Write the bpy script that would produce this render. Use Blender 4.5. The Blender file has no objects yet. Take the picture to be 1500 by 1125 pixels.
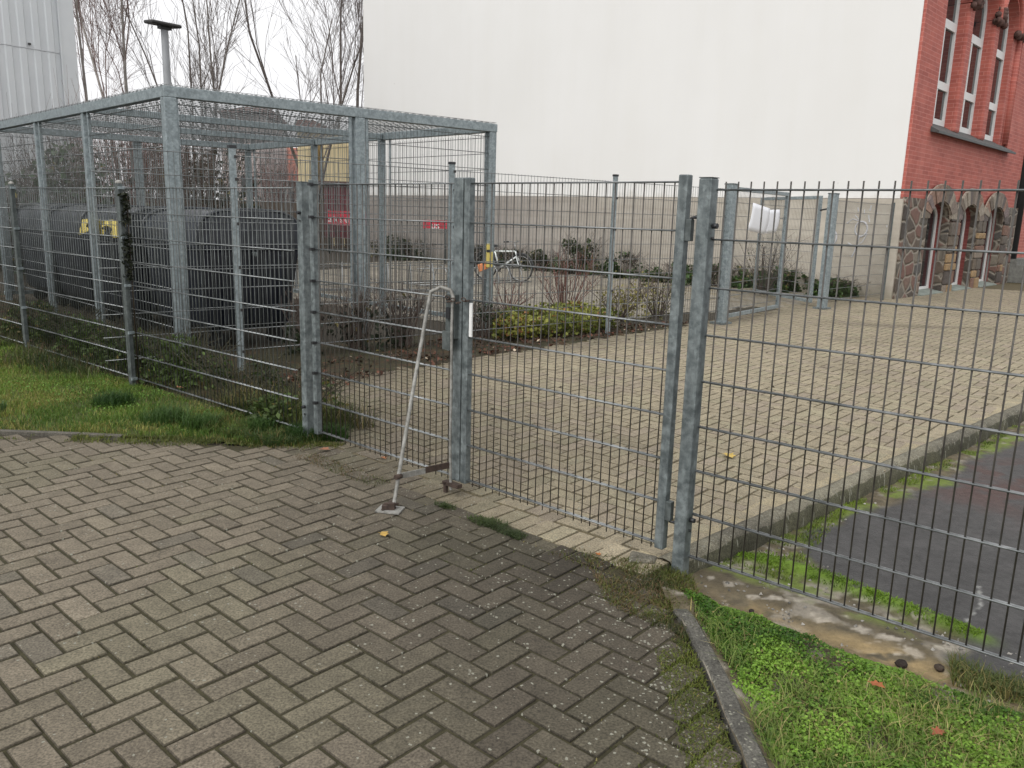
import bpy, math, random
import numpy as np
from math import radians as R, sin, cos, pi
random.seed(7); rng = np.random.default_rng(7)
S = bpy.context.scene
COL = S.collection

# ------------------------------------------------------------------ noise
def _h(ix, iy, s):
    n = (ix*374761393 + iy*668265263 + s*1442695041) & 0xffffffff
    n = ((n ^ (n >> 13))*1274126177) & 0xffffffff
    return ((n ^ (n >> 16)) & 0xffff)/65535.0
def vnoise(x, y, s=0):
    x = np.asarray(x, float); y = np.asarray(y, float)
    ix = np.floor(x).astype(np.int64); iy = np.floor(y).astype(np.int64)
    fx = x-ix; fy = y-iy; fx = fx*fx*(3-2*fx); fy = fy*fy*(3-2*fy)
    a = _h(ix, iy, s); b = _h(ix+1, iy, s); c = _h(ix, iy+1, s); d = _h(ix+1, iy+1, s)
    return (a*(1-fx)+b*fx)*(1-fy)+(c*(1-fx)+d*fx)*fy
def fbm(x, y, s=0, o=4):
    t = 0; a = .5; n = 0
    for k in range(o):
        t = t+a*vnoise(np.asarray(x)*2**k, np.asarray(y)*2**k, s+k); n += a; a *= .5
    return t/n
def sst(a, b, x):
    t = np.clip((x-a)/(b-a), 0, 1); return t*t*(3-2*t)

# ------------------------------------------------------------------ mesh builder
class MB:
    def __init__(s): s.v = []; s.l = []; s.n = []; s.c = []; s.sm = []; s.k = 0; s.m = []
    def add(s, v, faces, col=(1, 1, 1, 1), smooth=False, mat=0):
        v = np.asarray(v, float).reshape(-1, 3)
        if isinstance(faces, np.ndarray):
            l = faces.reshape(-1); n = np.full(len(faces), faces.shape[1])
        else:
            l = np.array([i for f in faces for i in f]); n = np.array([len(f) for f in faces])
        s.v.append(v); s.l.append(l+s.k); s.n.append(n); s.k += len(v)
        c = np.asarray(col, float)
        if c.ndim == 1:
            if len(c) == 3: c = np.append(c, 1)
            c = np.tile(c, (len(n), 1))
        s.c.append(c); s.sm.append(np.full(len(n), smooth)); s.m.append(np.full(len(n), mat))
    def build(s, name, mat, parent=None, bevel=0, pcol=None):
        me = bpy.data.meshes.new(name)
        v = np.concatenate(s.v); l = np.concatenate(s.l).astype(np.int32); n = np.concatenate(s.n).astype(np.int32)
        if parent is not None and root_of(parent).get('_w'):
            v = v-np.array(root_loc(parent))
        me.vertices.add(len(v)); me.vertices.foreach_set('co', v.ravel().astype(np.float32))
        me.loops.add(len(l)); me.loops.foreach_set('vertex_index', l)
        me.polygons.add(len(n)); st = np.concatenate([[0], np.cumsum(n)[:-1]]).astype(np.int32)
        me.polygons.foreach_set('loop_start', st); me.polygons.foreach_set('loop_total', n)
        me.polygons.foreach_set('use_smooth', np.concatenate(s.sm))
        ms = mat if isinstance(mat, (list, tuple)) else [mat]
        for m_ in ms: me.materials.append(m_)
        if len(ms) > 1: me.polygons.foreach_set('material_index', np.concatenate(s.m).astype(np.int32))
        me.update(calc_edges=True)
        if pcol is not None:
            at = me.color_attributes.new('col', 'FLOAT_COLOR', 'POINT'); at.data.foreach_set('color', pcol.astype(np.float32).ravel())
        else: at = me.color_attributes.new('col', 'FLOAT_COLOR', 'CORNER')
        cc = np.repeat(np.concatenate(s.c), n, axis=0).astype(np.float32)
        if pcol is None and len(at.data)*4 == cc.size: at.data.foreach_set('color', cc.ravel())
        o = bpy.data.objects.new(name, me); COL.objects.link(o)
        if parent is not None: o.parent = parent
        if bevel:
            b = o.modifiers.new('bevel', 'BEVEL'); b.width = bevel; b.segments = 2; b.limit_method = 'ANGLE'; b.angle_limit = R(50)
            b.harden_normals = False
        return o
def root_of(o):
    while o.parent is not None: o = o.parent
    return o
def root_loc(o): return root_of(o).location
def tag(o, label=None, cat=None, group=None, kind=None):
    if label: o['label'] = label
    if cat: o['category'] = cat
    if group: o['group'] = group
    if kind: o['kind'] = kind
    return o
def empty(name, loc, label, cat, group=None, rz=0, world=True):
    o = bpy.data.objects.new(name, None); COL.objects.link(o); o.location = loc; o.rotation_euler = (0, 0, rz)
    o.empty_display_size = .2
    tag(o, label, cat, group)
    o['_w'] = 1 if world else 0
    return o
def single(mb, name, mat, label, cat, group=None, loc=None, bevel=0, kind=None):
    """one-mesh thing: origin at loc, world coords given"""
    if loc is not None:
        mb.v = [a-np.array(loc) for a in mb.v]
    o = mb.build(name, mat, bevel=bevel)
    if loc is not None: o.location = loc
    return tag(o, label, cat, group, kind)
def dup(o, parent=None, **kw):
    c = o.copy(); COL.objects.link(c); c.parent = parent
    for ch in list(o.children): dup(ch, c)
    for k, v in kw.items(): setattr(c, k, v)
    return c
def struct(mb, name, mat):
    return tag(mb.build(name, mat), kind='structure')

BOXF = np.array([[0, 3, 2, 1], [4, 5, 6, 7], [0, 1, 5, 4], [1, 2, 6, 5], [2, 3, 7, 6], [3, 0, 4, 7]])
def box(mb, c, sz, ax=None, col=(1, 1, 1, 1), mat=0):
    """c centre, sz full sizes, ax 3x3 rows axes"""
    s = np.array(sz)/2.; q = np.array([[-1, -1, -1], [1, -1, -1], [1, 1, -1], [-1, 1, -1], [-1, -1, 1], [1, -1, 1], [1, 1, 1], [-1, 1, 1]])*s
    if ax is not None: q = q@np.array(ax)
    mb.add(q+np.array(c), BOXF, col, mat=mat)
def bar(mb, p0, p1, w, h, up=(0, 0, 1), col=(1, 1, 1, 1), mat=0):
    p0 = np.array(p0, float); p1 = np.array(p1, float); d = p1-p0; L = np.linalg.norm(d); d /= L
    u = np.array(up, float); s = np.cross(d, u); s /= np.linalg.norm(s); u = np.cross(s, d)
    box(mb, (p0+p1)/2, (L, w, h), [d, s, u], col, mat)
def post(mb, x, y, z0, z1, w, t, ang, col=(1, 1, 1, 1)):
    a = [[cos(ang), sin(ang), 0], [-sin(ang), cos(ang), 0], [0, 0, 1]]
    box(mb, (x, y, (z0+z1)/2), (w, t, z1-z0), a, col)
def tubes(mb, P0, P1, r, n=6, col=(1, 1, 1, 1), r1=None, caps=True, smooth=True):
    P0 = np.atleast_2d(np.asarray(P0, float)); P1 = np.atleast_2d(np.asarray(P1, float)); N = len(P0)
    r = np.broadcast_to(np.asarray(r, float), (N,)); r1 = r if r1 is None else np.broadcast_to(np.asarray(r1, float), (N,))
    d = P1-P0; L = np.linalg.norm(d, axis=1, keepdims=True); L[L == 0] = 1; d = d/L
    a = np.where(np.abs(d[:, 2:3]) > .9, np.array([[1., 0, 0]]), np.array([[0, 0, 1.]]))
    u = np.cross(d, a); u /= np.linalg.norm(u, axis=1, keepdims=True); w = np.cross(d, u)
    th = np.arange(n)*2*pi/n
    ring = u[:, None, :]*np.cos(th)[None, :, None]+w[:, None, :]*np.sin(th)[None, :, None]
    V = np.concatenate([P0[:, None, :]+ring*r[:, None, None], P1[:, None, :]+ring*r1[:, None, None]], axis=1)
    i = np.arange(n); f = np.stack([i, (i+1) % n, (i+1) % n+n, i+n], 1)
    F = (f[None]+(np.arange(N)*2*n)[:, None, None]).reshape(-1, 4)
    c = np.asarray(col, float)
    cF = np.repeat(c, n, axis=0) if c.ndim == 2 else c
    mb.add(V.reshape(-1, 3), F, cF, smooth)
    if caps:
        cap = np.arange(n)[::-1]
        C_ = np.concatenate([(cap[None]+(np.arange(N)*2*n)[:, None]), (np.arange(n)[None]+n+(np.arange(N)*2*n)[:, None])])
        k = mb.k-len(V.reshape(-1, 3))
        mb.l.append((C_+k).reshape(-1)); mb.n.append(np.full(len(C_), n)); mb.sm.append(np.full(len(C_), False)); mb.m.append(np.zeros(len(C_)))
        if c.ndim == 2: mb.c.append(np.concatenate([c, c]))
        else: mb.c.append(np.tile(c if len(c) == 4 else np.append(c, 1), (len(C_), 1)))
def path(mb, pts, r, n=8, col=(1, 1, 1, 1), closed=False):
    pts = [np.array(p, float) for p in pts]
    if closed: pts = pts+[pts[0]]
    rr = r if hasattr(r, '__len__') else [r]*len(pts)
    T = []
    for i, p in enumerate(pts):
        a = pts[max(0, i-1)]; b = pts[min(len(pts)-1, i+1)]; t = b-a; T.append(t/np.linalg.norm(t))
    u = np.cross(T[0], [0.3, .2, 1.]); u /= np.linalg.norm(u); V = []
    th = np.arange(n)*2*pi/n
    for p, t, q in zip(pts, T, rr):
        u = u-t*np.dot(u, t); u /= np.linalg.norm(u); w = np.cross(t, u)
        V.append(p+q*(np.outer(np.cos(th), u)+np.outer(np.sin(th), w)))
    V = np.concatenate(V); F = []
    for k in range(len(pts)-1):
        for i in range(n): F.append((k*n+i, k*n+(i+1) % n, (k+1)*n+(i+1) % n, (k+1)*n+i))
    mb.add(V, np.array(F), col, True)
    m = len(pts)-1
    if not closed: mb.add(np.concatenate([V[:n], V[m*n:]]), [tuple(range(n))[::-1], tuple(range(n, 2*n))], col)
def extr(mb, poly, d0, d1, col=(1, 1, 1, 1)):
    """polygon in local (x,z) extruded along local y from d0 to d1"""
    n = len(poly); a = [(x, d0, z) for x, z in poly]; b = [(x, d1, z) for x, z in poly]
    F = [tuple(range(n)), tuple(range(n, 2*n))[::-1]]+[(i, i+n, (i+1) % n+n, (i+1) % n) for i in range(n)]
    mb.add(a+b, F, col)
def sheet(mb, poly, z, col=(1, 1, 1, 1)):
    mb.add([(x, y, z) for x, y in poly], [tuple(range(len(poly)))], col)
def slab(mb, poly, z0, z1, col=(1, 1, 1, 1)):
    n = len(poly); V = [(x, y, z1) for x, y in poly]+[(x, y, z0) for x, y in poly]
    mb.add(V, [tuple(range(n))]+[(i+n, (i+1) % n+n, (i+1) % n, i) for i in range(n)], col)
def inpoly(x, y, poly):
    x = np.asarray(x); y = np.asarray(y); r = np.zeros(x.shape, bool); n = len(poly)
    for i in range(n):
        x0, y0 = poly[i]; x1, y1 = poly[(i+1) % n]
        if y0 == y1: continue
        c = ((y0 > y) != (y1 > y)) & (x < (x1-x0)*(y-y0)/(y1-y0)+x0); r ^= c
    return r
def pdist(x, y, pl):
    x = np.asarray(x, float); y = np.asarray(y, float); best = np.full(x.shape, 1e9)
    for (x0, y0), (x1, y1) in zip(pl[:-1], pl[1:]):
        dx, dy = x1-x0, y1-y0; t = np.clip(((x-x0)*dx+(y-y0)*dy)/(dx*dx+dy*dy), 0, 1)
        best = np.minimum(best, np.hypot(x-x0-t*dx, y-y0-t*dy))
    return best

# ------------------------------------------------------------------ materials
def mat(name): 
    m = bpy.data.materials.new(name); m.use_nodes = True; nt = m.node_tree; b = nt.nodes['Principled BSDF']; return m, nt, b
def N(nt, t, **k):
    n = nt.nodes.new(t)
    for a, v in k.items():
        if a.startswith('i_'): n.inputs[a[2:].replace('_', ' ')].default_value = v
        else: setattr(n, a, v)
    return n
def ramp(nt, fac, stops):
    r = nt.nodes.new('ShaderNodeValToRGB'); e = r.color_ramp.elements
    while len(e) < len(stops): e.new(.5)
    for k, (p, c) in enumerate(stops):
        e[k].position = p; e[k].color = (c if hasattr(c, '__len__') else (c, c, c))+((1,) if not hasattr(c, '__len__') or len(c) == 3 else ())
    nt.links.new(fac, r.inputs[0]); return r.outputs[0]
def mix(nt, f, a, b, mode='MIX'):
    m = nt.nodes.new('ShaderNodeMix'); m.data_type = 'RGBA'; m.blend_type = mode
    for s, v in ((m.inputs[0], f), (m.inputs[6], a), (m.inputs[7], b)):
        if hasattr(v, 'links') or isinstance(v, bpy.types.NodeSocket): nt.links.new(v, s)
        else: s.default_value = v if not hasattr(v, '__len__') or len(v) == 4 else tuple(v)+(1,)
    return m.outputs[2]
def coord(nt, kind='Object'): return nt.nodes.new('ShaderNodeTexCoord').outputs[kind]
def noise(nt, vec, scale, detail=4, rough=.6):
    n = N(nt, 'ShaderNodeTexNoise'); n.inputs['Scale'].default_value = scale; n.inputs['Detail'].default_value = detail; n.inputs['Roughness'].default_value = rough
    nt.links.new(vec, n.inputs['Vector']); return n.outputs[0]
def bump(nt, b, h, s=.3, dist=.01):
    n = nt.nodes.new('ShaderNodeBump'); n.inputs['Strength'].default_value = s; n.inputs['Distance'].default_value = dist
    nt.links.new(h, n.inputs['Height']); nt.links.new(n.outputs[0], b.inputs['Normal']); return n
def attr(nt):
    a = nt.nodes.new('ShaderNodeAttribute'); a.attribute_name = 'col'; return a

def galv(name, c0, c1, metal=.55, rough=.5, scale=18, streak=True):
    m, nt, b = mat(name); v = coord(nt)
    vo = N(nt, 'ShaderNodeTexVoronoi'); vo.inputs['Scale'].default_value = scale*3; nt.links.new(v, vo.inputs['Vector'])
    n1 = noise(nt, v, scale, 5, .65)
    mp = N(nt, 'ShaderNodeMapping'); mp.inputs['Scale'].default_value = (9, 9, .8); nt.links.new(v, mp.inputs[0]); n2 = noise(nt, mp.outputs[0], 3, 4)
    c = ramp(nt, n1, [(.38, c0), (.62, c1)])
    bw = N(nt, 'ShaderNodeRGBToBW'); nt.links.new(vo.outputs['Color'], bw.inputs[0]); c = mix(nt, .5, c, ramp(nt, bw.outputs[0], [(.2, .72), (.8, 1.25)]), 'MULTIPLY')
    if streak: c = mix(nt, ramp(nt, n2, [(.45, 0.), (.75, .6)]), c, tuple(x*.55 for x in c0))
    nt.links.new(c, b.inputs['Base Color']); b.inputs['Metallic'].default_value = metal
    nt.links.new(ramp(nt, n1, [(.3, rough-.08), (.7, rough+.12)]), b.inputs['Roughness'])
    bump(nt, b, n1, .15, .002); return m
M = {}
M['galv'] = galv('galvanised steel weathered', (.105, .124, .126), (.225, .255, .255), metal=.4)
M['galvA'] = galv('galvanised steel dark', (.075, .088, .086), (.125, .142, .138), metal=.3)
M['galvblue'] = galv('galvanised steel bright', (.2, .235, .243), (.3, .345, .355), metal=.4, rough=.45, streak=False)
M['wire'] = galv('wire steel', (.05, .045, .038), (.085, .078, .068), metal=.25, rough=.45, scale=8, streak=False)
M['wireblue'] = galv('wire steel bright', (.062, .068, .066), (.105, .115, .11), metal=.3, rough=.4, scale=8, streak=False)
M['wireglint'] = galv('wire steel sky glint', (.14, .15, .15), (.24, .25, .25), metal=.6, rough=.35, scale=8, streak=False)  # paler rods: sky glint on their tops put into the colour
M['rod'] = galv('worn painted rod', (.2, .195, .175), (.33, .325, .3), metal=.2, rough=.6)
def plain(name, c, rough=.6, metal=0, var=.25, scale=6, bmp=.1, spec=.5, bscale=None):
    m, nt, b = mat(name); v = coord(nt); n1 = noise(nt, v, scale, 5)
    col = ramp(nt, n1, [(.25, tuple(x*(1-var) for x in c)), (.75, tuple(min(1, x*(1+var)) for x in c))])
    nt.links.new(col, b.inputs['Base Color']); b.inputs['Roughness'].default_value = rough; b.inputs['Metallic'].default_value = metal
    b.inputs['Specular IOR Level'].default_value = spec
    if bmp: bump(nt, b, noise(nt, v, bscale or scale*6, 4), bmp, .004)
    return m
M['rust'] = plain('rusty iron', (.055, .037, .028), .85, .1, .5, 40)
M['black'] = plain('black plastic', (.02, .021, .023), .45, 0, .2)
M['bin'] = plain('dark blue grey bin plastic', (.009, .012, .02), .4, 0, .3, 5, .05)
M['binlid'] = plain('sheen bin lid plastic', (.032, .037, .046), .3, 0, .4, 9, .05)  # lid paler than the body: sky sheen put into its colour
M['yellow'] = plain('yellow plastic', (.68, .55, .14), .5, 0, .15)
M['orange'] = plain('orange plastic', (.75, .28, .12), .55, 0, .15)
M['white'] = plain('white paint', (.72, .72, .7), .5, 0, .06)
M['paper'] = plain('white paper', (.8, .81, .84), .7, 0, .03, 5, 0)
M['slate'] = plain('slate sill', (.06, .068, .066), .55, 0, .3, 5, .2)
M['greensill'] = plain('weathered sill', (.22, .25, .22), .7, 0, .3, 5, .2)
M['carved'] = plain('dark carved brick stone', (.09, .045, .035), .8, 0, .5, 14, .6)
M['rubber'] = plain('rubber', (.015, .015, .015), .7)
M['chrome'] = plain('dull metal', (.3, .31, .31), .4, .6, .1)
M['bikewhite'] = plain('white bicycle paint', (.7, .74, .72), .3, 0, .05, 5, 0)
M['maroon'] = plain('maroon boards', (.12, .022, .03), .6, 0, .3, 4)
M['red'] = plain('red banner cloth', (.5, .02, .045), .6, 0, .12, 3)
M['weedstem'] = plain('weed stems', (.06, .055, .03), .85, 0, .4, 3, 0)
M['twig'] = plain('bark twigs', (.1, .075, .062), .85, 0, .35, 3, 0)
M['twigred'] = plain('reddish twigs', (.16, .075, .06), .8, 0, .3, 3, 0)
M['treetwig'] = plain('grey twigs', (.17, .145, .135), .85, 0, .35, 3, 0)
M['birchtwig'] = plain('pinkish twigs', (.23, .17, .155), .85, 0, .35, 3, 0)
M['bark'] = plain('tree bark', (.15, .13, .115), .9, 0, .45, 5, .5)
M['birch'] = plain('birch bark', (.3, .275, .25), .85, 0, .5, 3, .3)
M['lamp'] = plain('dark lamp housing', (.03, .028, .027), .5)
M['concretepole'] = plain('pale grey mast', (.3, .31, .32), .6, .1, .12, 4)
M['roof'] = plain('red roof tiles', (.26, .1, .07), .8, 0, .3, 8)
M['housegrey'] = plain('grey render', (.35, .33, .31), .9, 0, .2, 2)

def glass():
    m, nt, b = mat('dark window glass'); b.inputs['Base Color'].default_value = (.02, .024, .026, 1); b.inputs['Roughness'].default_value = .06
    b.inputs['Specular IOR Level'].default_value = .8
    bump(nt, b, noise(nt, coord(nt), 1.5, 2), .05, .01); return m
M['glass'] = glass()
def render_wall():
    m, nt, b = mat('white wall render'); v = coord(nt)
    big = noise(nt, v, .35, 3); fine = noise(nt, v, 60, 5, .7)
    c = ramp(nt, big, [(.3, (.69, .682, .66)), (.7, (.72, .714, .695))])
    vo = noise(nt, v, 3.1, 2, .3); spots = ramp(nt, vo, [(.16, .0), (.2, 1.)])
    c = mix(nt, .5, c, mix(nt, spots, (.45, .44, .4), (1, 1, 1)), 'MULTIPLY')
    mp = N(nt, 'ShaderNodeMapping'); mp.inputs['Scale'].default_value = (1.6, 1.6, .12); nt.links.new(v, mp.inputs[0])
    st = noise(nt, mp.outputs[0], 1.3, 5, .6)
    c = mix(nt, .6, c, ramp(nt, st, [(.3, (.975, .972, .96)), (.6, (1, 1, 1))]), 'MULTIPLY')
    sz = N(nt, 'ShaderNodeSeparateXYZ'); nt.links.new(v, sz.inputs[0]); mz = N(nt, 'ShaderNodeMapRange'); mz.inputs['From Min'].default_value = 2.1; mz.inputs['From Max'].default_value = 2.9; nt.links.new(sz.outputs[2], mz.inputs[0])
    nn = noise(nt, v, 1.4, 6, .7); ad = N(nt, 'ShaderNodeMath', operation='ADD'); nt.links.new(mz.outputs[0], ad.inputs[0]); nt.links.new(nn, ad.inputs[1])
    c = mix(nt, .8, c, ramp(nt, ad.outputs[0], [(.42, (.8, .78, .74)), (.62, (1, 1, 1))]), 'MULTIPLY')
    nt.links.new(c, b.inputs['Base Color']); b.inputs['Roughness'].default_value = .92; bump(nt, b, fine, .25, .003); return m
M['render'] = render_wall()
def plinth():
    m, nt, b = mat('grey plinth render'); v = coord(nt)
    sep = N(nt, 'ShaderNodeSeparateXYZ'); nt.links.new(v, sep.inputs[0])
    n1 = noise(nt, v, .5, 5, .6); n2 = noise(nt, v, 7, 6, .7)
    base = ramp(nt, n1, [(.35, (.4, .365, .31)), (.65, (.52, .475, .4))])
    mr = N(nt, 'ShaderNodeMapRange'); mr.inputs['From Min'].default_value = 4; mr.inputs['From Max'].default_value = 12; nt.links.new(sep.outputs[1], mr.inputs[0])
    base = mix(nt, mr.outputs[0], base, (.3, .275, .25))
    mp = N(nt, 'ShaderNodeMapping'); mp.inputs['Scale'].default_value = (.3, .3, 5); nt.links.new(v, mp.inputs[0])
    st = noise(nt, mp.outputs[0], 1.2, 4)
    base = mix(nt, .8, base, ramp(nt, st, [(.3, (.8, .79, .77)), (.6, (1, 1, 1))]), 'MULTIPLY')
    base = mix(nt, .7, base, ramp(nt, n2, [(.3, (.82, .8, .78)), (.65, (1, 1, 1))]), 'MULTIPLY')
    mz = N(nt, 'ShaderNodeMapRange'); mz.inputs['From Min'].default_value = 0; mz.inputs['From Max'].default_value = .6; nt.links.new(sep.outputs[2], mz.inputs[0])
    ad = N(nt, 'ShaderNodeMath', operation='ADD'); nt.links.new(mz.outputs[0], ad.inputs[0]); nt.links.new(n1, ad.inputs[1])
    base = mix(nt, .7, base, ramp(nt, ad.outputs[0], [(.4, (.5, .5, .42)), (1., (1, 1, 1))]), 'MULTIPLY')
    nt.links.new(base, b.inputs['Base Color']); b.inputs['Roughness'].default_value = .9; bump(nt, b, n2, .3, .005); return m
M['plinth'] = plinth()
def brick(name, c1, c2, mor):
    m, nt, b = mat(name); v = coord(nt); sep = N(nt, 'ShaderNodeSeparateXYZ'); nt.links.new(v, sep.inputs[0])
    ad = N(nt, 'ShaderNodeMath', operation='ADD'); nt.links.new(sep.outputs[0], ad.inputs[0]); nt.links.new(sep.outputs[1], ad.inputs[1])
    cb = N(nt, 'ShaderNodeCombineXYZ'); nt.links.new(ad.outputs[0], cb.inputs[0]); nt.links.new(sep.outputs[2], cb.inputs[1])
    br = N(nt, 'ShaderNodeTexBrick'); nt.links.new(cb.outputs[0], br.inputs['Vector'])
    br.inputs['Scale'].default_value = 1; br.inputs['Brick Width'].default_value = .38; br.inputs['Row Height'].default_value = .088
    br.inputs['Mortar Size'].default_value = .008; br.inputs['Mortar Smooth'].default_value = .3; br.offset = .5
    br.inputs['Color1'].default_value = c1+(1,); br.inputs['Color2'].default_value = c2+(1,); br.inputs['Mortar'].default_value = mor+(1,); br.inputs['Bias'].default_value = -.2
    n = noise(nt, v, 3, 5, .7); c = mix(nt, .8, br.outputs['Color'], ramp(nt, n, [(.3, (.72, .7, .7)), (.7, (1.05, 1.08, 1.05))]), 'MULTIPLY')
    n2 = noise(nt, v, .8, 3); c = mix(nt, ramp(nt, n2, [(.5, 0.), (.75, .45)]), c, mor)
    nt.links.new(c, b.inputs['Base Color']); b.inputs['Roughness'].default_value = .75
    bump(nt, b, br.outputs['Fac'], -.5, .006); return m
M['brick'] = brick('red painted brick', (.46, .12, .09), (.34, .08, .062), (.53, .205, .165))
M['brickshade'] = brick('shaded red painted brick', (.2, .04, .034), (.15, .03, .028), (.27, .08, .07))  # same red brick, darkened in colour for the shade inside the reveals
def rubble():
    m, nt, b = mat('field stone masonry'); v = coord(nt); sep = N(nt, 'ShaderNodeSeparateXYZ'); nt.links.new(v, sep.inputs[0])
    ad = N(nt, 'ShaderNodeMath', operation='ADD'); nt.links.new(sep.outputs[0], ad.inputs[0]); nt.links.new(sep.outputs[1], ad.inputs[1])
    cb = N(nt, 'ShaderNodeCombineXYZ'); nt.links.new(ad.outputs[0], cb.inputs[0]); nt.links.new(sep.outputs[2], cb.inputs[1])
    mp = N(nt, 'ShaderNodeMapping'); mp.inputs['Scale'].default_value = (2.3, 3.6, 1); nt.links.new(cb.outputs[0], mp.inputs[0])
    tn_ = N(nt, 'ShaderNodeTexNoise'); tn_.inputs['Scale'].default_value = 3; nt.links.new(cb.outputs[0], tn_.inputs['Vector']); ds = mix(nt, .3, mp.outputs[0], tn_.outputs['Color'], 'ADD')
    v1 = N(nt, 'ShaderNodeTexVoronoi'); v1.voronoi_dimensions = '2D'; v1.inputs['Scale'].default_value = 1; nt.links.new(ds, v1.inputs['Vector'])
    v2 = N(nt, 'ShaderNodeTexVoronoi'); v2.voronoi_dimensions = '2D'; v2.feature = 'DISTANCE_TO_EDGE'; v2.inputs['Scale'].default_value = 1; nt.links.new(ds, v2.inputs['Vector'])
    sc = N(nt, 'ShaderNodeSeparateColor'); nt.links.new(v1.outputs['Color'], sc.inputs[0])
    st = ramp(nt, sc.outputs[0], [(0, (.06, .05, .042)), (.3, (.13, .1, .075)), (.55, (.17, .09, .07)), (.75, (.21, .18, .14)), (1, (.08, .075, .07))])
    n = noise(nt, v, 14, 6, .7); st = mix(nt, .8, st, ramp(nt, n, [(.3, (.55, .55, .55)), (.7, (1.3, 1.3, 1.3))]), 'MULTIPLY')
    c = mix(nt, ramp(nt, v2.outputs[0], [(.05, 0.), (.12, 1.)]), (.24, .21, .17), st)
    nt.links.new(c, b.inputs['Base Color']); b.inputs['Roughness'].default_value = .85
    bump(nt, b, ramp(nt, v2.outputs[0], [(.0, 0.), (.16, 1.)]), .8, .04); return m
M['rubble'] = rubble()
def attrmat(name, rough=.85, nscale=40, nvar=.25, bscale=80, bs=.3, trans=0, speck=False, wet=0, bd=.003, objc=True):
    m, nt, b = mat(name); a = attr(nt); v = coord(nt)
    n = noise(nt, v, nscale, 6, .7)
    c = mix(nt, 1, a.outputs['Color'], ramp(nt, n, [(.28, 1-nvar), (.72, 1+nvar)]), 'MULTIPLY')
    if speck:
        n2 = noise(nt, v, 120, 3, .6); c = mix(nt, .8, c, ramp(nt, n2, [(.33, .5), (.64, 1.5)]), 'MULTIPLY')
        vo = N(nt, 'ShaderNodeTexVoronoi'); vo.inputs['Scale'].default_value = 85; vo.voronoi_dimensions = '2D'; nt.links.new(v, vo.inputs['Vector'])
        sc = N(nt, 'ShaderNodeSeparateColor'); nt.links.new(vo.outputs['Color'], sc.inputs[0])
        # spot if distance small and cell random < alpha
        lt = N(nt, 'ShaderNodeMath', operation='LESS_THAN'); nt.links.new(sc.outputs[0], lt.inputs[0]); nt.links.new(a.outputs['Alpha'], lt.inputs[1])
        nz = noise(nt, v, 200, 2); r_ = N(nt, 'ShaderNodeMath', operation='MULTIPLY'); nt.links.new(sc.outputs[1], r_.inputs[0]); nt.links.new(nz, r_.inputs[1])
        d = N(nt, 'ShaderNodeMath', operation='LESS_THAN'); nt.links.new(vo.outputs['Distance'], d.inputs[0]); nt.links.new(r_.outputs[0], d.inputs[1])
        f = N(nt, 'ShaderNodeMath', operation='MULTIPLY'); nt.links.new(lt.outputs[0], f.inputs[0]); nt.links.new(d.outputs[0], f.inputs[1])
        c = mix(nt, f.outputs[0], c, (.23, .225, .18))
    nt.links.new(c, b.inputs['Base Color']); b.inputs['Roughness'].default_value = rough
    b.inputs['Specular IOR Level'].default_value = .3
    if bs: bump(nt, b, noise(nt, v, bscale, 5, .7), bs, bd)
    if trans:
        out = [x for x in nt.nodes if x.type == 'OUTPUT_MATERIAL'][0]
        t = N(nt, 'ShaderNodeBsdfTranslucent'); nt.links.new(c, t.inputs[0]); ms = N(nt, 'ShaderNodeMixShader'); ms.inputs[0].default_value = trans
        nt.links.new(b.outputs[0], ms.inputs[1]); nt.links.new(t.outputs[0], ms.inputs[2]); nt.links.new(ms.outputs[0], out.inputs[0])
    return m
M['block'] = attrmat('paving block concrete', .9, 13, .24, 130, .6, speck=True)
M['soil'] = attrmat('soil and litter', .9, 18, .45, 45, .9, bd=.012)
M['terrain'] = attrmat('worn terrain', .75, 22, .3, 60, .9, bd=.012)
M['kerb'] = attrmat('kerb concrete', .85, 9, .4, 60, .9, speck=True, bd=.008)
M['leaf'] = attrmat('leaf', .5, 3, .1, 10, 0, trans=.3)
M['blade'] = attrmat('grass blade', .5, 3, .1, 10, 0, trans=.35)
M['paint'] = attrmat('coloured surface', .65, 6, .12, 60, .15)
M['stone'] = attrmat('cut stones', .85, 14, .4, 30, .8, bd=.02)
M['litter'] = attrmat('dead leaf', .8, 30, .25, 30, .2)
def corrug():
    m, nt, b = mat('pale coated sheet metal'); v = coord(nt); n = noise(nt, v, .8, 4)
    nt.links.new(ramp(nt, n, [(.3, (.56, .585, .6)), (.7, (.62, .64, .65))]), b.inputs['Base Color']); b.inputs['Roughness'].default_value = .5; b.inputs['Metallic'].default_value = .1; return m
M['corrug'] = corrug()
def asph():
    m, nt, b = mat('asphalt'); v = coord(nt); n = noise(nt, v, 1.2, 4); f = noise(nt, v, 120, 3, .8)
    c = ramp(nt, n, [(.3, (.055, .054, .053)), (.7, (.085, .083, .08))]); c = mix(nt, .8, c, ramp(nt, f, [(.3, .6), (.7, 1.4)]), 'MULTIPLY')
    nt.links.new(c, b.inputs['Base Color']); b.inputs['Roughness'].default_value = .6; bump(nt, b, f, .5, .004); return m
M['asphalt'] = asph()

# ------------------------------------------------------------------ frame helpers
GD = np.array([.7494, -.6621]); GN = np.array([.6621, .7494])      # along the gate line / away from camera
def G(u, c, z=0): p = GD*u+GN*c; return np.array([p[0], p[1], z])
AG = math.atan2(GD[1], GD[0])
def uc(x, y): x = np.asarray(x); y = np.asarray(y); return x*GD[0]+y*GD[1], x*GN[0]+y*GN[1]

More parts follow.
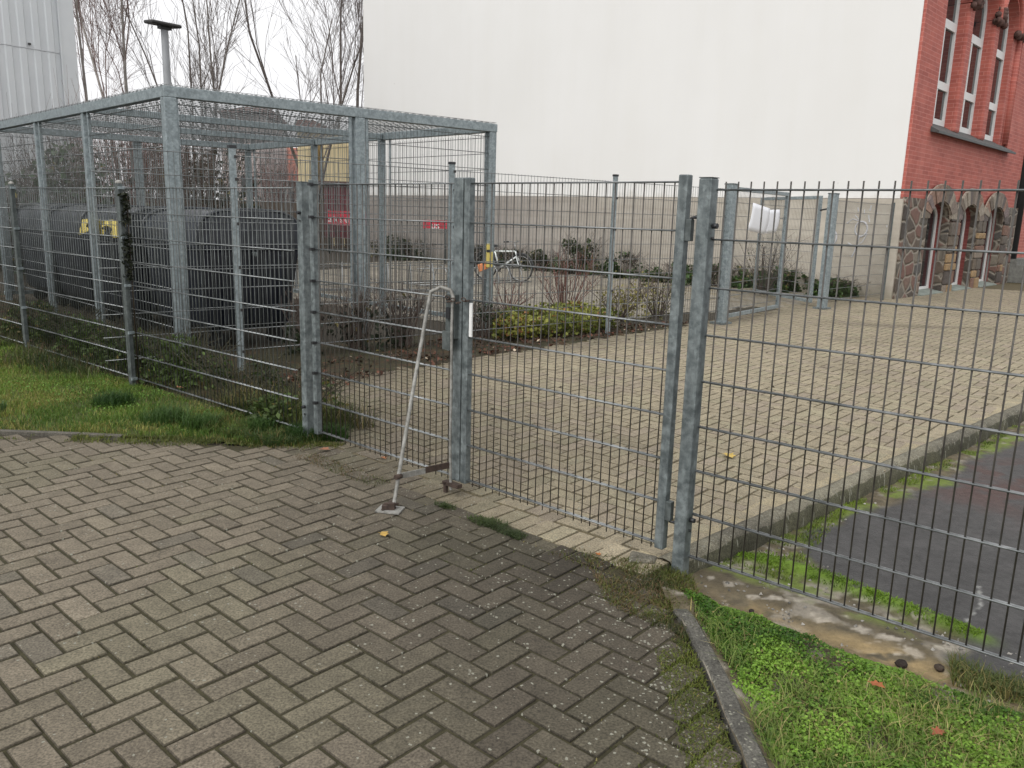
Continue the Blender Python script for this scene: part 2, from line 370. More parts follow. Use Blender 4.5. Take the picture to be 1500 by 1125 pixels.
# ================================================================== GROUND
# far ground: asphalt / soil sheet
g = MB(); sheet(g, [(-400, -60), (400, -60), (400, 500), (-400, 500)], -.14); struct(g, 'ground', M['asphalt'])
CURB = [(.70, 3.47), (.96, 3.715), (2.1, 4.78), (3.3, 5.88), (4.63, 7.12), (7.5, 9.75), (12.5, 14.4), (22, 23)]
# raised base under all paving left of the curb
base_poly = [(-60, -5), (.69, -5), (.69, 2.9), (.66, 3.3)]+CURB+[(60, 60), (-60, 60)]
g = MB(); slab(g, base_poly, -.2, -.014, (.05, .042, .03, .1))
struct(g, 'soil_base', M['soil'])
g = MB(); sheet(g, [(-9, -2), (.66, -2), (.66, 3.1), tuple(G(-1.95, 2.9)[:2]), tuple(G(-4.7, 2.9)[:2]), (-1.6, 5.1), (-9, 5.3)], -.0072, (.045, .04, .02, .1)); struct(g, 'joint_sand', M['soil'])

def herring(mb, region, pitch, colf, z=0., joint=.011, bev=.006, u0=-2.933, c0=1.524, clipf=None):
    us, cs = region
    i0, i1 = int((us[0]-u0)/pitch)-2, int((us[1]-u0)/pitch)+2; j0, j1 = int((cs[0]-c0)/pitch)-2, int((cs[1]-c0)/pitch)+2
    I, J = np.meshgrid(np.arange(i0, i1), np.arange(j0, j1)); I = I.ravel(); J = J.ravel(); k = (I+J) % 4
    recs = []
    for hh, (a, b) in ((0, (2, 1)), (2, (1, 2))):
        m_ = k == hh; recs.append(np.stack([I[m_], J[m_], np.full(m_.sum(), a), np.full(m_.sum(), b)], 1))
    r = np.concatenate(recs).astype(float)
    ua = u0+r[:, 0]*pitch; ca = c0+r[:, 1]*pitch; ub = ua+r[:, 2]*pitch; cb = ca+r[:, 3]*pitch
    uc_ = (ua+ub)/2; cc_ = (ca+cb)/2
    keep = (uc_ > us[0]) & (uc_ < us[1]) & (cc_ > cs[0]) & (cc_ < cs[1])
    X = GD[0]*uc_+GN[0]*cc_; Y = GD[1]*uc_+GN[1]*cc_
    if clipf is not None: keep &= clipf(X, Y, uc_, cc_)
    ua, ca, ub, cb, X, Y = [q[keep] for q in (ua, ca, ub, cb, X, Y)]
    rects(mb, ua+joint/2, ca+joint/2, ub-joint/2, cb-joint/2, X, Y, colf, z, bev)
def rects(mb, ua, ca, ub, cb, X, Y, colf, z, bev):
    n = len(ua); 
    if n == 0: return
    jit = rng.normal(0, .0012, (n, 4)); zz = z+np.clip(rng.normal(0, .0013, n), -.003, .003); tx = rng.normal(0, .008, (n, 2))
    rot = rng.normal(0, .006, n)
    def ring(ins, dz):
        U = np.stack([ua+ins, ub-ins, ub-ins, ua+ins], 1)+jit[:, [0, 1, 1, 0]]; C = np.stack([ca+ins, ca+ins, cb-ins, cb-ins], 1)+jit[:, [2, 2, 3, 3]]
        mu = U.mean(1, keepdims=True); mc = C.mean(1, keepdims=True); du = U-mu; dc = C-mc
        U = mu+du-rot[:, None]*dc; C = mc+dc+rot[:, None]*du
        Z = zz[:, None]+dz+du*tx[:, :1]+dc*tx[:, 1:]
        return np.stack([GD[0]*U+GN[0]*C, GD[1]*U+GN[1]*C, Z], 2)
    V = np.concatenate([ring(bev, 0), ring(bev*.35, -bev*.3), ring(0, -bev), ring(0, -.03)], 1)   # n,16,3
    f = [[0, 1, 2, 3]]
    for a in (0, 4, 8):
        for i in range(4): f.append([a+i, a+4+i, a+4+(i+1) % 4, a+(i+1) % 4])
    f = np.array(f); F = (f[None]+(np.arange(n)*16)[:, None, None]).reshape(-1, 4)
    c = colf(X, Y, n); c2 = np.repeat(c[:, None, :], 13, 1); c2[:, 5:, :3] *= .62
    mb.add(V.reshape(-1, 3), F, c2.reshape(-1, 4), True)
    mb.sm[-1] = np.tile(np.array([False]+[True]*4+[False]*8), n)

def col_front(X, Y, n):
    b = rng.normal(1, .075, n)[:, None]; u, c = uc(X, Y)
    base = np.array([[.126, .107, .079]])
    t = rng.random((n, 1)); base = np.where(t > .94, np.array([[.106, .093, .071]]), base); base = np.where(t < .1, np.array([[.137, .117, .086]]), base)
    # damp dark corner on the right, paler on the left
    dk = sst(-1.3, .1, X+.25*(Y-3)+.5*(fbm(X*1.4, Y*1.4, 3)-.5))
    k = 1.1-.56*dk+.2*(fbm(X*.9, Y*.9, 9)-.5)
    dark2 = np.exp(-(((X-.28)/.3)**2+((Y-3.35)/.22)**2)); k = k*(1-.4*dark2)
    gr = sst(.52, .75, fbm(X*2.2, Y*2.2, 21))[:, None]*.35
    col = base*b*k[:, None]*(1-gr*np.array([[.14, .03, .2]]))
    near = sst(4.9, 5.25, Y)[:, None]; col = col*(1-.25*near)
    al = .01+.05*rng.random(n)**2+.07*dk**2*fbm(X*3, Y*3, 5)+.28*sst(.15, .7, X)
    return np.concatenate([np.clip(col, .01, 1), al[:, None]], 1)
GATEC = 2.87
front_poly = [(-8, -1), (.62, -1), (.62, 2.3), (.61, 2.85), (.56, 3.22), (.48, 3.32)]
fp = front_poly+[tuple(G(-2.0, 2.845)[:2]), tuple(G(-4.7, 2.845)[:2]), (-1.5, 5.02), (-2.3, 5.16), (-3.4, 5.19), (-8, 5.3)]
g = MB(); herring(g, ((-9, 3), (-3, 5)), .1045, col_front, clipf=lambda X, Y, u, c: inpoly(X, Y, fp))
sheet(g, [tuple(G(-4.75, 2.74)[:2]), tuple(G(-2.0, 2.74)[:2]), tuple(G(-2.0, 2.87)[:2]), tuple(G(-4.75, 2.87)[:2])], -.0055, (.085, .075, .052, .05))
struct(g, 'pavement', M['block'])

def col_yard(X, Y, n):
    b = rng.normal(1, .05, n)[:, None]; u, c = uc(X, Y)
    base = np.array([[.25, .214, .148]]); t = rng.random((n, 1))
    base = np.where(t > .8, np.array([[.243, .204, .15]]), base); base = np.where(t < .18, np.array([[.243, .214, .145]]), base)
    k = 1+.22*(fbm(X*.5, Y*.5, 4)-.5)
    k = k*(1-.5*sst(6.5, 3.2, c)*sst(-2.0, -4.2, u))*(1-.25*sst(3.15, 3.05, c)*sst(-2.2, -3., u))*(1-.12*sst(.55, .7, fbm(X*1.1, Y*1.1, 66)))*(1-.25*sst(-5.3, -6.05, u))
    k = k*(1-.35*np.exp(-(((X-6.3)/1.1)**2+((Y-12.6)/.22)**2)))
    return np.concatenate([np.clip(base*b*k[:, None], .01, 1), .03+.1*rng.random((n, 1))**2], 1)
def curb_x(y): ys = [p[1] for p in CURB]; xs = [p[0] for p in CURB]; return np.interp(y, ys, xs)
YL = -6.05
pts_curb = []
for a, b in zip(CURB[:-1], CURB[1:]):
    a = np.array(a); b = np.array(b); n_ = max(1, int(np.linalg.norm(b-a)/.2)); pts_curb += [a+(b-a)*k/n_ for k in range(n_)]
def in_yard(X, Y, u, c):
    yy = X < curb_x(Y)-.03
    f = (u > YL+.12*(fbm(c*.8, c*0, 3)-.5)) | (c > 14.2)
    return yy & f & (c > GATEC+.2) & (u > -12)
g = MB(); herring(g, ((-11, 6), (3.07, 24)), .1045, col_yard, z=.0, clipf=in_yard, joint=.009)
yj = [tuple(G(-4.8, 2.87)[:2]), tuple(G(-1.72, 2.87)[:2])]+[(x-.01, y) for x, y in CURB[1:]]+[(14, 30), tuple(G(YL, 16)[:2]), tuple(G(YL, 3.2)[:2])]
sheet(g, yj, -.0062, (.1, .082, .045, .02))
for a, b in zip(pts_curb[:-1], pts_curb[1:]):
    t = (b-a)/np.linalg.norm(b-a); nrm = np.array([t[1], -t[0]]); q = [a-nrm*.13, b-nrm*.13, b+nrm*.01, a+nrm*.01]; jj = rng.uniform(.86, 1.1); g.add([(p[0], p[1], -.0015) for p in q], [(3, 2, 1, 0)], (.27*jj, .23*jj, .15*jj, .1))
# soldier course in front of the gate
us = np.arange(-4.75, -1.72, .1045)
rects(g, us+.004, np.full(len(us), GATEC+.003), us+.1005, np.full(len(us), GATEC+.205), G(0, 0)[0]+GD[0]*us+GN[0]*2.97, GD[1]*us+GN[1]*2.97, col_yard, .0, .006)
struct(g, 'courtyard_paving', M['block'])

# path of concrete slabs between back fence and the plinth, and cage floor
def col_slab(X, Y, n):
    b = rng.normal(1, .08, n)[:, None]; base = np.array([[.2, .18, .145]])
    return np.concatenate([base*b*(1+.3*(fbm(X, Y, 8)-.5))[:, None], .05+.1*rng.random((n, 1))], 1)
g = MB()
for j, cc in enumerate(np.arange(8.0, 14.2, .305)):
    ub = np.arange(-18, -7.4+max(0, (cc-9))*.12, .305)+(j % 2)*.15
    rects(g, ub, np.full(len(ub), cc), ub+.297, np.full(len(ub), cc+.297), GD[0]*ub+GN[0]*cc, GD[1]*ub+GN[1]*cc, col_slab, .0, .005)
for j, cc in enumerate(np.arange(14.2, 19.0, .305)):
    ub = np.arange(-20, -6.3, .305)+(j % 2)*.15
    rects(g, ub, np.full(len(ub), cc), ub+.297, np.full(len(ub), cc+.297), GD[0]*ub+GN[0]*cc, GD[1]*ub+GN[1]*cc, col_slab, .0, .005)
struct(g, 'path', M['block'])

# ---- right hand terrain (asphalt, broken concrete, sand, moss), lower than the yard
ASPH = [(1.47, 3.73), (1.6, 4.1), (2.0, 4.42), (2.89, 5.06), (3.22, 5.5), (4.03, 6.15), (9, 10.8), (14, 4), (3, 1.2), (2.15, 2.0), (1.85, 2.58), (1.69, 2.80), (1.9, 3.02), (1.6, 3.44)]
FT = .7108; FD = np.array([cos(FT), -sin(FT)]); FP = np.array([.845, 3.37]); FN = np.array([sin(FT), cos(FT)])
nx, ny = 420, 540
xs = np.linspace(.5, 6.5, nx); ys = np.linspace(.9, 8.8, ny)
X, Y = np.meshgrid(xs, ys)
fd = (X-FP[0])*FN[0]+(Y-FP[1])*FN[1]; fu = (X-FP[0])*FD[0]+(Y-FP[1])*FD[1]
nz = fbm(X*6, Y*6, 2)-.5; nz2 = fbm(X*22, Y*22, 5)-.5
def tz(X, Y):
    fd = (X-FP[0])*FN[0]+(Y-FP[1])*FN[1]; fu = (X-FP[0])*FD[0]+(Y-FP[1])*FD[1]
    z = -.102+.03*sst(.55, .1, fd)+.05*sst(-.05, -.3, fd)
    z = z+.02*np.exp(-(pdist(X, Y, [(1.3, 3.75), (1.6, 3.42), (1.9, 3.02)])/.05)**2)
    z = z+.03*sst(.9, .72, X)*sst(3.6, 3.2, Y)
    a = sst(-.06, .06, np.where(inpoly(X, Y, ASPH), pdist(X, Y, ASPH+[ASPH[0]]), -pdist(X, Y, ASPH+[ASPH[0]])))
    z = z+(1-a)*.012*(fbm(X*9, Y*9, 7)*2-1)
    return z, a, fd, fu
Z, A_, fd, fu = tz(X, Y)
sd = np.where(inpoly(X, Y, ASPH), 1, -1)*pdist(X, Y, ASPH+[ASPH[0]])
am = sst(-.04, .04, sd+.14*nz+.05*nz2)
c = np.zeros(X.shape+(4,)); c[..., 3] = .1
asc = np.array([.066, .064, .062]); dirt = np.array([.11, .09, .055]); conc = np.array([.3, .27, .22]); sand = np.array([.32, .235, .115]); moss = np.array([.1, .15, .02]); redd = np.array([.08, .05, .044])
def put(cur, colr, m): return cur*(1-m[..., None])+colr*m[..., None]
cc = np.tile(dirt, X.shape+(1,))*(1+.9*nz2[..., None])
cc = put(cc, conc, sst(.55, .66, fbm(X*7, Y*7, 33))*sst(.75, .4, fd)*.75)
cc = put(cc, conc*1.25, sst(.64, .72, fbm(X*16, Y*16, 41))*sst(.6, .4, np.abs(fd-.2)))
cc = put(cc, sand, np.exp(-(((fu-.84)/.27)**2+((fd+.04)/.09)**2))*sst(.34, .5, fbm(X*9, Y*9, 12)+.1))
cc = put(cc, sand*.75, np.exp(-(((fu-.4)/.25)**2+((fd+.02)/.07)**2))*sst(.4, .6, fbm(X*9, Y*9, 12))*.8)
dc = X-curb_x(Y)
ms = sst(.4, .56, fbm(X*4, Y*4, 15)+.4*nz2)*sst(.15, .3, fd)
cc = put(cc, moss*np.array([1.2, 1.15, 1.]), ms*.8)
cc = put(cc, conc*.8, sst(.6, .7, fbm(X*13, Y*13, 71))*sst(.2, .4, fd)*.7)
cc = put(cc, asc*(1+.5*nz[..., None]), am)
cc = put(cc, redd, am*np.exp(-((np.hypot(X-3.0, Y-4.9))/.42)**2)*sst(.4, .6, fbm(X*5, Y*5, 3)))
cc = put(cc, redd, am*np.exp(-((np.hypot(X-3.4, Y-5.2))/.5)**2)*sst(.45, .6, fbm(X*7, Y*7, 8)))
cc = put(cc, np.array([.32, .32, .3]), am*sst(.012, .004, np.abs(pdist(X, Y, [(1.95, 3.15), (2.1, 3.3), (2.2, 3.5)])-.0))*sst(.4, .6, fbm(X*30, Y*30, 1)))
mr = np.exp(-(pdist(X, Y, [(1.2, 3.75), (1.35, 3.66), (1.58, 3.42), (1.75, 3.2), (1.92, 3.0)])/.055)**2)*sst(.25, .5, fbm(X*12, Y*12, 19)+.15)
cc = put(cc, np.array([.12, .2, .02]), np.clip(mr, 0, 1)); Z = Z+.012*mr*(.5+fbm(X*30, Y*30, 3))
c[..., :3] = np.clip(cc, .01, 1)
gx = (X[:-1, :-1]+X[1:, 1:])/2; gy = (Y[:-1, :-1]+Y[1:, 1:])/2
ok = (gx > np.interp(gy, [0, 2.05, 2.79, 3.1, 3.47], [.71, .70, .70, .66, .68])) & (gx > curb_x(gy)+np.where(gy > 3.47, 0, -9)+.05*0)
id_ = np.arange(nx*ny).reshape(ny, nx); F = np.stack([id_[:-1, :-1], id_[:-1, 1:], id_[1:, 1:], id_[1:, :-1]], 2)[ok]
cf = c[:-1, :-1][ok]
g = MB(); g.add(np.stack([X, Y, Z], 2).reshape(-1, 3), F, cf, True); tag(g.build('worn_asphalt_ground', M['terrain'], pcol=c.reshape(-1, 4)), kind='structure')
# skirts of lower asphalt outside the grid
# ---- curb along the courtyard
g = MB()
acc = 0
P = [np.array(p) for p in CURB]
pts = []
for a, b in zip(P[:-1], P[1:]):
    n = max(2, int(np.linalg.norm(b-a)/.06)) if a[1] < 9 else max(2, int(np.linalg.norm(b-a)/.5))
    for k in range(n): pts.append(a+(b-a)*k/n)
V = []; C_ = []
for k, p in enumerate(pts):
    t = (pts[min(k+1, len(pts)-1)]-pts[max(k-1, 0)]); t /= np.linalg.norm(t); nrm = np.array([t[1], -t[0]])
    w = .085+.012*(vnoise(k*.5, 0, 3)-.5)*2; n1 = float(vnoise(k*.9, 3, 5)-.5)*.014; n2 = float(vnoise(k*.7, 9, 6)-.5)*.02
    prof = [(-.012, -.03), (-.012, .004+n1*.4), (.02, .012+n1), (w-.02, .008+n1), (w, -.012+n2), (w+.012, -.06+n2), (w+.02, -.2)]
    for d_, z_ in prof: q = p+nrm*d_; V.append((q[0], q[1], z_))
    m_ = float(vnoise(k*.25, 1, 8)); C_.append((.1+.07*m_, .092+.065*m_, .07+.045*m_, .2))
F = []; cf = []
for k in range(len(pts)-1):
    for i in range(6):
        F.append((k*7+i, k*7+i+1, (k+1)*7+i+1, (k+1)*7+i)); q = np.array(C_[k])
        if i >= 4: q = q*np.array([.5, .52, .45, 1])
        cf.append(q)
g.add(V, np.array(F)[:, ::-1], np.array(cf), True); struct(g, 'kerb', M['kerb'])
# ---- edging kerb at the right of the front pavement
g = MB()
EK = [(.665, 2.97), (.683, 2.88), (.70, 2.5), (.70, 2.04), (.70, 1.5), (.70, .9), (.70, -1)]
cuts = [0, .36, 1.33, 2.3, 3.6]
pe = []
for a, b in zip(EK[:-1], EK[1:]):
    n = max(2, int(abs(b[1]-a[1])/.08))
    for k in range(n): pe.append((a[0]+(b[0]-a[0])*k/n, a[1]+(b[1]-a[1])*k/n))
V = []; F = []; cf = []
for k, (x, y) in enumerate(pe):
    n1 = float(vnoise(k*.8, 5, 3)-.5)*.008
    for d_, z_ in [(-.0, -.1), (-.0+n1*.3, .004), (.008, .013+n1), (.056, .013+n1), (.064+n1*.4, .004), (.066, -.1)]: V.append((x+d_+.002, y, z_))
for k in range(len(pe)-1):
    for i in range(5): F.append((k*6+i, k*6+i+1, (k+1)*6+i+1, (k+1)*6+i)); q = .085*(.8+.5*float(vnoise(k*.6, i, 3))); cf.append((q*1.05, q, q*.85, .12))
F.append((0, 1, 2, 3)); cf.append((.08, .075, .065, .4)); F.append((0, 3, 4, 5)); cf.append((.08, .075, .065, .4))
mbF = [f for f in F]; g.add(V, [tuple(f) for f in mbF], np.array(cf), False); struct(g, 'edging_kerb', M['kerb'])
# left lawn edging
g = MB(); EL = [(-6, 5.33), (-4.2, 5.29), (-3.47, 5.26), (-2.9, 5.245), (-2.6, 5.22)]
for a, b in zip(EL[:-1], EL[1:]): bar(g, (a[0], a[1], -.03), (b[0]-.01, b[1], -.03), .05, .085, col=(.1, .092, .075, .05))
struct(g, 'lawn_edging_kerb', M['kerb'])

# lawn soil sheets
def soilgrid(name, poly, z, colf, step=.05, amp=.02):
    xs_ = np.arange(min(p[0] for p in poly), max(p[0] for p in poly)+step, step); ys_ = np.arange(min(p[1] for p in poly), max(p[1] for p in poly)+step, step)
    X, Y = np.meshgrid(xs_, ys_); ok = inpoly((X[:-1, :-1]+X[1:, 1:])/2, (Y[:-1, :-1]+Y[1:, 1:])/2, poly)
    id_ = np.arange(X.size).reshape(X.shape); F = np.stack([id_[:-1, :-1], id_[:-1, 1:], id_[1:, 1:], id_[1:, :-1]], 2)[ok]
    Z = z+amp*(fbm(X*3, Y*3, 17)-.3); g = MB(); g.add(np.stack([X, Y, Z], 2).reshape(-1, 3), F, colf(X[:-1, :-1][ok], Y[:-1, :-1][ok]), True)
    return struct(g, name, M['soil'])
AP = G(-4.6, 3.05)[:2]; AD = np.array([-.7717, .636])            # left fence line start / direction
def apt(t): p = AP+AD*t; return (p[0], p[1])
lawn = [(-9, 5.35), (-3.4, 5.28), (-2.3, 5.24), (-1.75, 5.13), (-1.42, 5.08), (-1.2, 5.15), tuple(AP+[.15, .1]), apt(3), apt(6), apt(10)]
soilgrid('lawn_ground', lawn, -.002, lambda x, y: np.stack([.05+.03*fbm(x*3, y*3, 1), .06+.03*fbm(x*3, y*3, 1), .02+0*x, 0*x+.1], 1))
weedp = [tuple(AP+[.05, .1]), apt(3), apt(6), apt(11), (-9.5, 14.5), (-3.5, 8.3), (-.35, 10.95), (3.0, 12.4), tuple(G(-5.85, 12.2)[:2]), tuple(G(YL+.03, 9.0)[:2]), tuple(G(YL+.05, 7.0)[:2]), tuple(G(YL+.02, 5.5)[:2]), tuple(G(-5.9, 4.6)[:2]), tuple(G(-5.4, 3.75)[:2]), tuple(G(-4.8, 3.25)[:2])]
soilgrid('planting_bed', weedp, -.006, lambda x, y: np.stack([.04+.04*fbm(x*5, y*5, 1)*sst(.5, .7, fbm(x*9, y*9, 4)), .028+.015*fbm(x*5, y*5, 1), .018+0*x, 0*x+.1], 1), .07, .03)

# ================================================================== WIRE PANELS
def panel(mb, P0, d, L, z0, wires, ztop, zbot, pitch=.05, off=0., rv=.0025, rh=.004, twin=True, n=6, tn=6, endin=0.):
    P0 = np.array([P0[0], P0[1], 0.]); d = np.array([d[0], d[1], 0.]); nn = np.array([-d[1], d[0], 0.])
    us = np.arange(off, L-off*.5+1e-6, pitch); m_ = len(us)
    tubes(mb, P0+d*us[:, None]+np.array([0, 0, zbot]), P0+d*us[:, None]+np.array([0, 0, ztop]), rv, n)
    k0 = len(mb.m); W = np.array(wires); o = (rv+rh*.95)
    for sgn in ((-1, 1) if twin else (1,)):
        A = P0+nn*o*sgn+np.stack([0*W, 0*W, W], 1)-d*endin; B = A+d*(L+2*endin); tubes(mb, A, B, rh, tn)
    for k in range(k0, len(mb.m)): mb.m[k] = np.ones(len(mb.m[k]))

# ---- gate, two leaves
def leaf(u0, u1, wl, wr, label, c0=3.03, skew=0., name='gate_leaf'):
    root = empty(name, G(u0, 3.05, 0), label, 'gate', 'leaves of the double mesh gate')
    g = MB()
    for (ua, ub) in ((u0, u0+wl), (u1-wr, u1)):
        m = (ua+ub)/2; p = G(m, 3.05+.0); g = MB()
        post(g, p[0], p[1], .065, 1.715, ub-ua, .042, AG); g.build('frame_post', M['galv'], root, bevel=.005)
    return root
W9 = [1.686-.2*k for k in range(9)]
# right leaf
rR = leaf(-3.044, -1.742, .042, .045, 'right leaf of the double mesh gate hung from the tall leaning post')
g = MB(); panel(g, G(-3.0, 3.05), GD, 1.215, 0, W9, 1.69, .056, .05, .036, .0032, .0042, endin=.012); g.build('mesh_panel', [M['wire'], M['wireglint']], rR)
# left leaf, slightly out of line
rL = leaf(-4.43, -3.052, .042, .068, 'left leaf of the double mesh gate with lock box and drop rod')
g = MB(); panel(g, G(-4.388, 3.05), GD, 1.27, 0, W9, 1.69, .056, .05, .026, .0032, .0042, endin=.012); g.build('mesh_panel', [M['wire'], M['wireglint']], rL)
for z in W9[:8]:
    g = MB(); p = G(-4.392, 3.02, z); box(g, p, (.024, .03, .018), [[GD[0], GD[1], 0], [GN[0], GN[1], 0], [0, 0, 1]]); g.build('panel_clip', M['black'], rL)
# lock box etc on left leaf, strike plate on right
AX = [[GD[0], GD[1], 0], [GN[0], GN[1], 0], [0, 0, 1]]
g = MB(); box(g, G(-3.105, 3.02, .99), (.07, .05, .24), AX); lk = g.build('lock_box', M['galvA'], rL, bevel=.004)
g = MB(); box(g, G(-3.12, 2.99, .86), (.06, .012, .1), AX); g.build('lock_cover_plate', M['galvA'], rL)
g = MB(); box(g, G(-3.105, 2.99, 1.01), (.03, .02, .06), AX); g.build('lock_handle', M['black'], lk)
g = MB(); box(g, G(-2.965, 3.015, .985), (.02, .01, .18), AX); g.build('strike_plate', M['white'], rR, bevel=.002)
g = MB(); path(g, [G(-3.075, 2.985, 1.1), G(-3.078, 2.985, .9), G(-3.08, 2.99, .6), G(-3.085, 2.99, .3), G(-3.085, 3.0, .02)], .008, 8); g.build('drop_rod', M['rod'], rL)
g = MB()
for k in range(7):                       # chain looped round both frames
    a = k/6*pi; p = G(-3.04+.07*cos(a)-.01, 3.0-.035*sin(a), 1.085+.014*(k % 2)-.012*sin(a)); 
    t = np.linspace(0, 2*pi, 9)[:-1]; v1 = np.array([GD[0], GD[1], .1*(-1)**k]); v2 = np.array([0, 0, 1.]) if k % 2 else np.array([GN[0], GN[1], .3])
    path(g, [p+v1*.016*cos(x)+v2*.009*sin(x) for x in t], .0035, 5, closed=True)
g.build('chain', M['rust'], rL)
g = MB(); box(g, G(-3.075, 3.0, .055), (.12, .04, .02), AX); box(g, G(-3.115, 2.99, .03), (.02, .02, .06), AX); g.build('bottom_bolt_plate', M['rust'], rL)
# hinges on right leaf: strap box + pin
for zc, sg in ((1.49, 1), (.255, -1)):
    g = MB(); box(g, G(-1.728, 3.045, zc), (.028, .03, .09), AX); h = g.build('hinge', M['galvA'], rR, bevel=.003)
    g = MB(); zz = zc+sg*.05
    path(g, [G(-1.725, 3.045, zc), G(-1.72, 3.045, zz), G(-1.70, 3.045, zz+.004), G(-1.67, 3.05, zz+.002)], .008, 8); g.build('hinge_pin', M['black'], h)
# gate posts
for (ua, ub, lab, top) in ((-4.567, -4.507, 'square steel gate post beside the grass, left end of the gate', 1.70), (-1.693, -1.632, 'square steel gate post between gate and right mesh fence', 1.70)):
    m = (ua+ub)/2; p = G(m, 3.06); root = empty('gate_post', (p[0], p[1], 0), lab, 'post', 'posts carrying the gate')
    g = MB(); post(g, p[0], p[1], -.25, top, .06, .06, AG); g.build('post_tube', M['galv'], root, bevel=.006)
    for zc in (1.51, .235):
        g = MB(); q = G(ub+.002, 3.04 if ua < -3 else 3.06, zc); 
        if ua < -3: q = G(m+.012, 3.026, zc)
        dv = (GD if ua > -3 else -GN); e = q[:2]+dv*.022
        tubes(g, [q], [(e[0], e[1], zc)], .011, 8); g.build('bolt', M['black'], root); g = MB(); tubes(g, [(q[0], q[1], zc-.05)], [(e[0]*.3+q[0]*.7, e[1]*.3+q[1]*.7, zc-.05)], .006, 8)
        g.build('screw', M['black'], root)
    g = MB(); post(g, p[0], p[1], top+.0005, top+.004, .0605, .0605, AG); g.build('post_cap', M['galvA'], root)

# ---- gate stay: bent rod, foot plate and flat link bar
root = empty('gate_stay', (-.62, 3.99, 0), 'bent steel rod leaning on the closed gate with rusty foot plate on the paving', 'gate stay')
f0 = np.array([-.60, 4.005, .04]); top = G(-3.195, 2.93, 1.085); e1 = G(-3.075, 2.985, 1.10)
pts = [f0]+[f0+(top-f0)*t+np.array([0, 0, .015*sin(pi*t)]) for t in (.25, .5, .75, .96)]+[top+np.array([.008, .005, .035]), (top+e1)/2+np.array([0, 0, .055]), e1+np.array([-.01, 0, .035]), e1+np.array([.004, 0, .0]), e1-np.array([0, 0, .03])]
g = MB(); path(g, pts, .0105, 10); g.build('bent_rod', M['rod'], root)
g = MB(); box(g, (-.62, 3.995, .006), (.13, .1, .008), [[cos(.2), -sin(.2), 0], [sin(.2), cos(.2), 0], [0, 0, 1]]); fpl = g.build('foot_plate', M['rod'], root)
g = MB(); box(g, (-.612, 4.0, .028), (.035, .05, .036), None); box(g, (-.645, 3.99, .022), (.03, .035, .022), None); tubes(g, [(-.65, 4.0, .035)], [(-.575, 4.0, .035)], .008, 8)
for k in range(14):
    a = random.random()*6.28; r_ = random.random()*.05; box(g, (-.62+r_*cos(a), 3.995+r_*sin(a)*.7, .012), (.014, .012, .006), [[cos(a), sin(a), 0], [-sin(a), cos(a), 0], [0, 0, 1]])
g.build('foot_hinge', M['rust'], fpl)
lp = f0+(top-f0)*.13+np.array([0, -.01, 0]); g = MB()
mid = (lp*.5+G(-3.09, 3.0, .16)*.5)
bar(g, lp, mid, .007, .03); g.build('link_bar', M['rod'], root)
g = MB(); bar(g, mid+(0, 0, .004), G(-3.09, 3.0, .165), .009, .034); g.build('rusty_link_bar', M['rust'], root)
g = MB(); tubes(g, [lp+(0.012, .012, 0)], [lp-(0.012, .02, 0)], .014, 10); g.build('link_bolt', M['rust'], root)

# ---- right fence
root = empty('mesh_fence', (FP[0], FP[1], 0), 'double rod mesh fence panel with pointed bar ends right of the gate', 'fence')
g = MB(); WF = [1.655-.2*k for k in range(9)]
panel(g, FP-FD*.03, FD, 2.75, 0, WF, 1.687, .05, .054, .03, .0032, .0042, endin=.02); g.build('mesh_panel', [M['wire'], M['wireglint']], root)
# ---- left fence: posts with caps
root = empty('mesh_fence', (AP[0], AP[1], 0), 'dark mesh fence with capped posts along the grass left of the gate', 'fence')
AA = math.atan2(AD[1], AD[0]); WA = [1.664-.2*k for k in range(9)]
ts = [2.40, 4.72, 7.2, 9.7]; t0 = 0.03
for i, t in enumerate(ts):
    g = MB(); panel(g, AP+AD*(t0+.01), AD, t-t0-.02, 0, WA, 1.672, .03, .05, .02, .0028, .004, endin=0); g.build('mesh_panel', [M['wireblue'], M['wireglint']], root)
    p = AP+AD*t-np.array([.0, .045]); g = MB(); post(g, p[0], p[1], -.2, 1.70, .06, .042, AA); po = g.build('fence_post', M['galvA'], root, bevel=.006)
    g = MB(); a = [(cos(x)*.033, sin(x)*.025) for x in np.linspace(0, 2*pi, 13)[:-1]]; V = []
    for rr, zz in ((1, 1.70), (1, 1.712), (.7, 1.722), (.25, 1.727)):
        V += [(p[0]+(x*cos(AA)-y*sin(AA))*rr, p[1]+(x*sin(AA)+y*cos(AA))*rr, zz) for x, y in a]
    F = [(k*12+i_, k*12+(i_+1) % 12, (k+1)*12+(i_+1) % 12, (k+1)*12+i_) for k in range(3) for i_ in range(12)]+[tuple(range(36, 48))]
    g.add(V, F, (1, 1, 1, 1), True); g.build('post_cap', M['rod'], po)
    for z in WA[::2]: g = MB(); q = p+AD*-.036; box(g, (q[0], q[1], z), (.022, .05, .022), [[AD[0], AD[1], 0], [-AD[1], AD[0], 0], [0, 0, 1]]); g.build('clamp', M['galvblue'], po)
    t0 = t

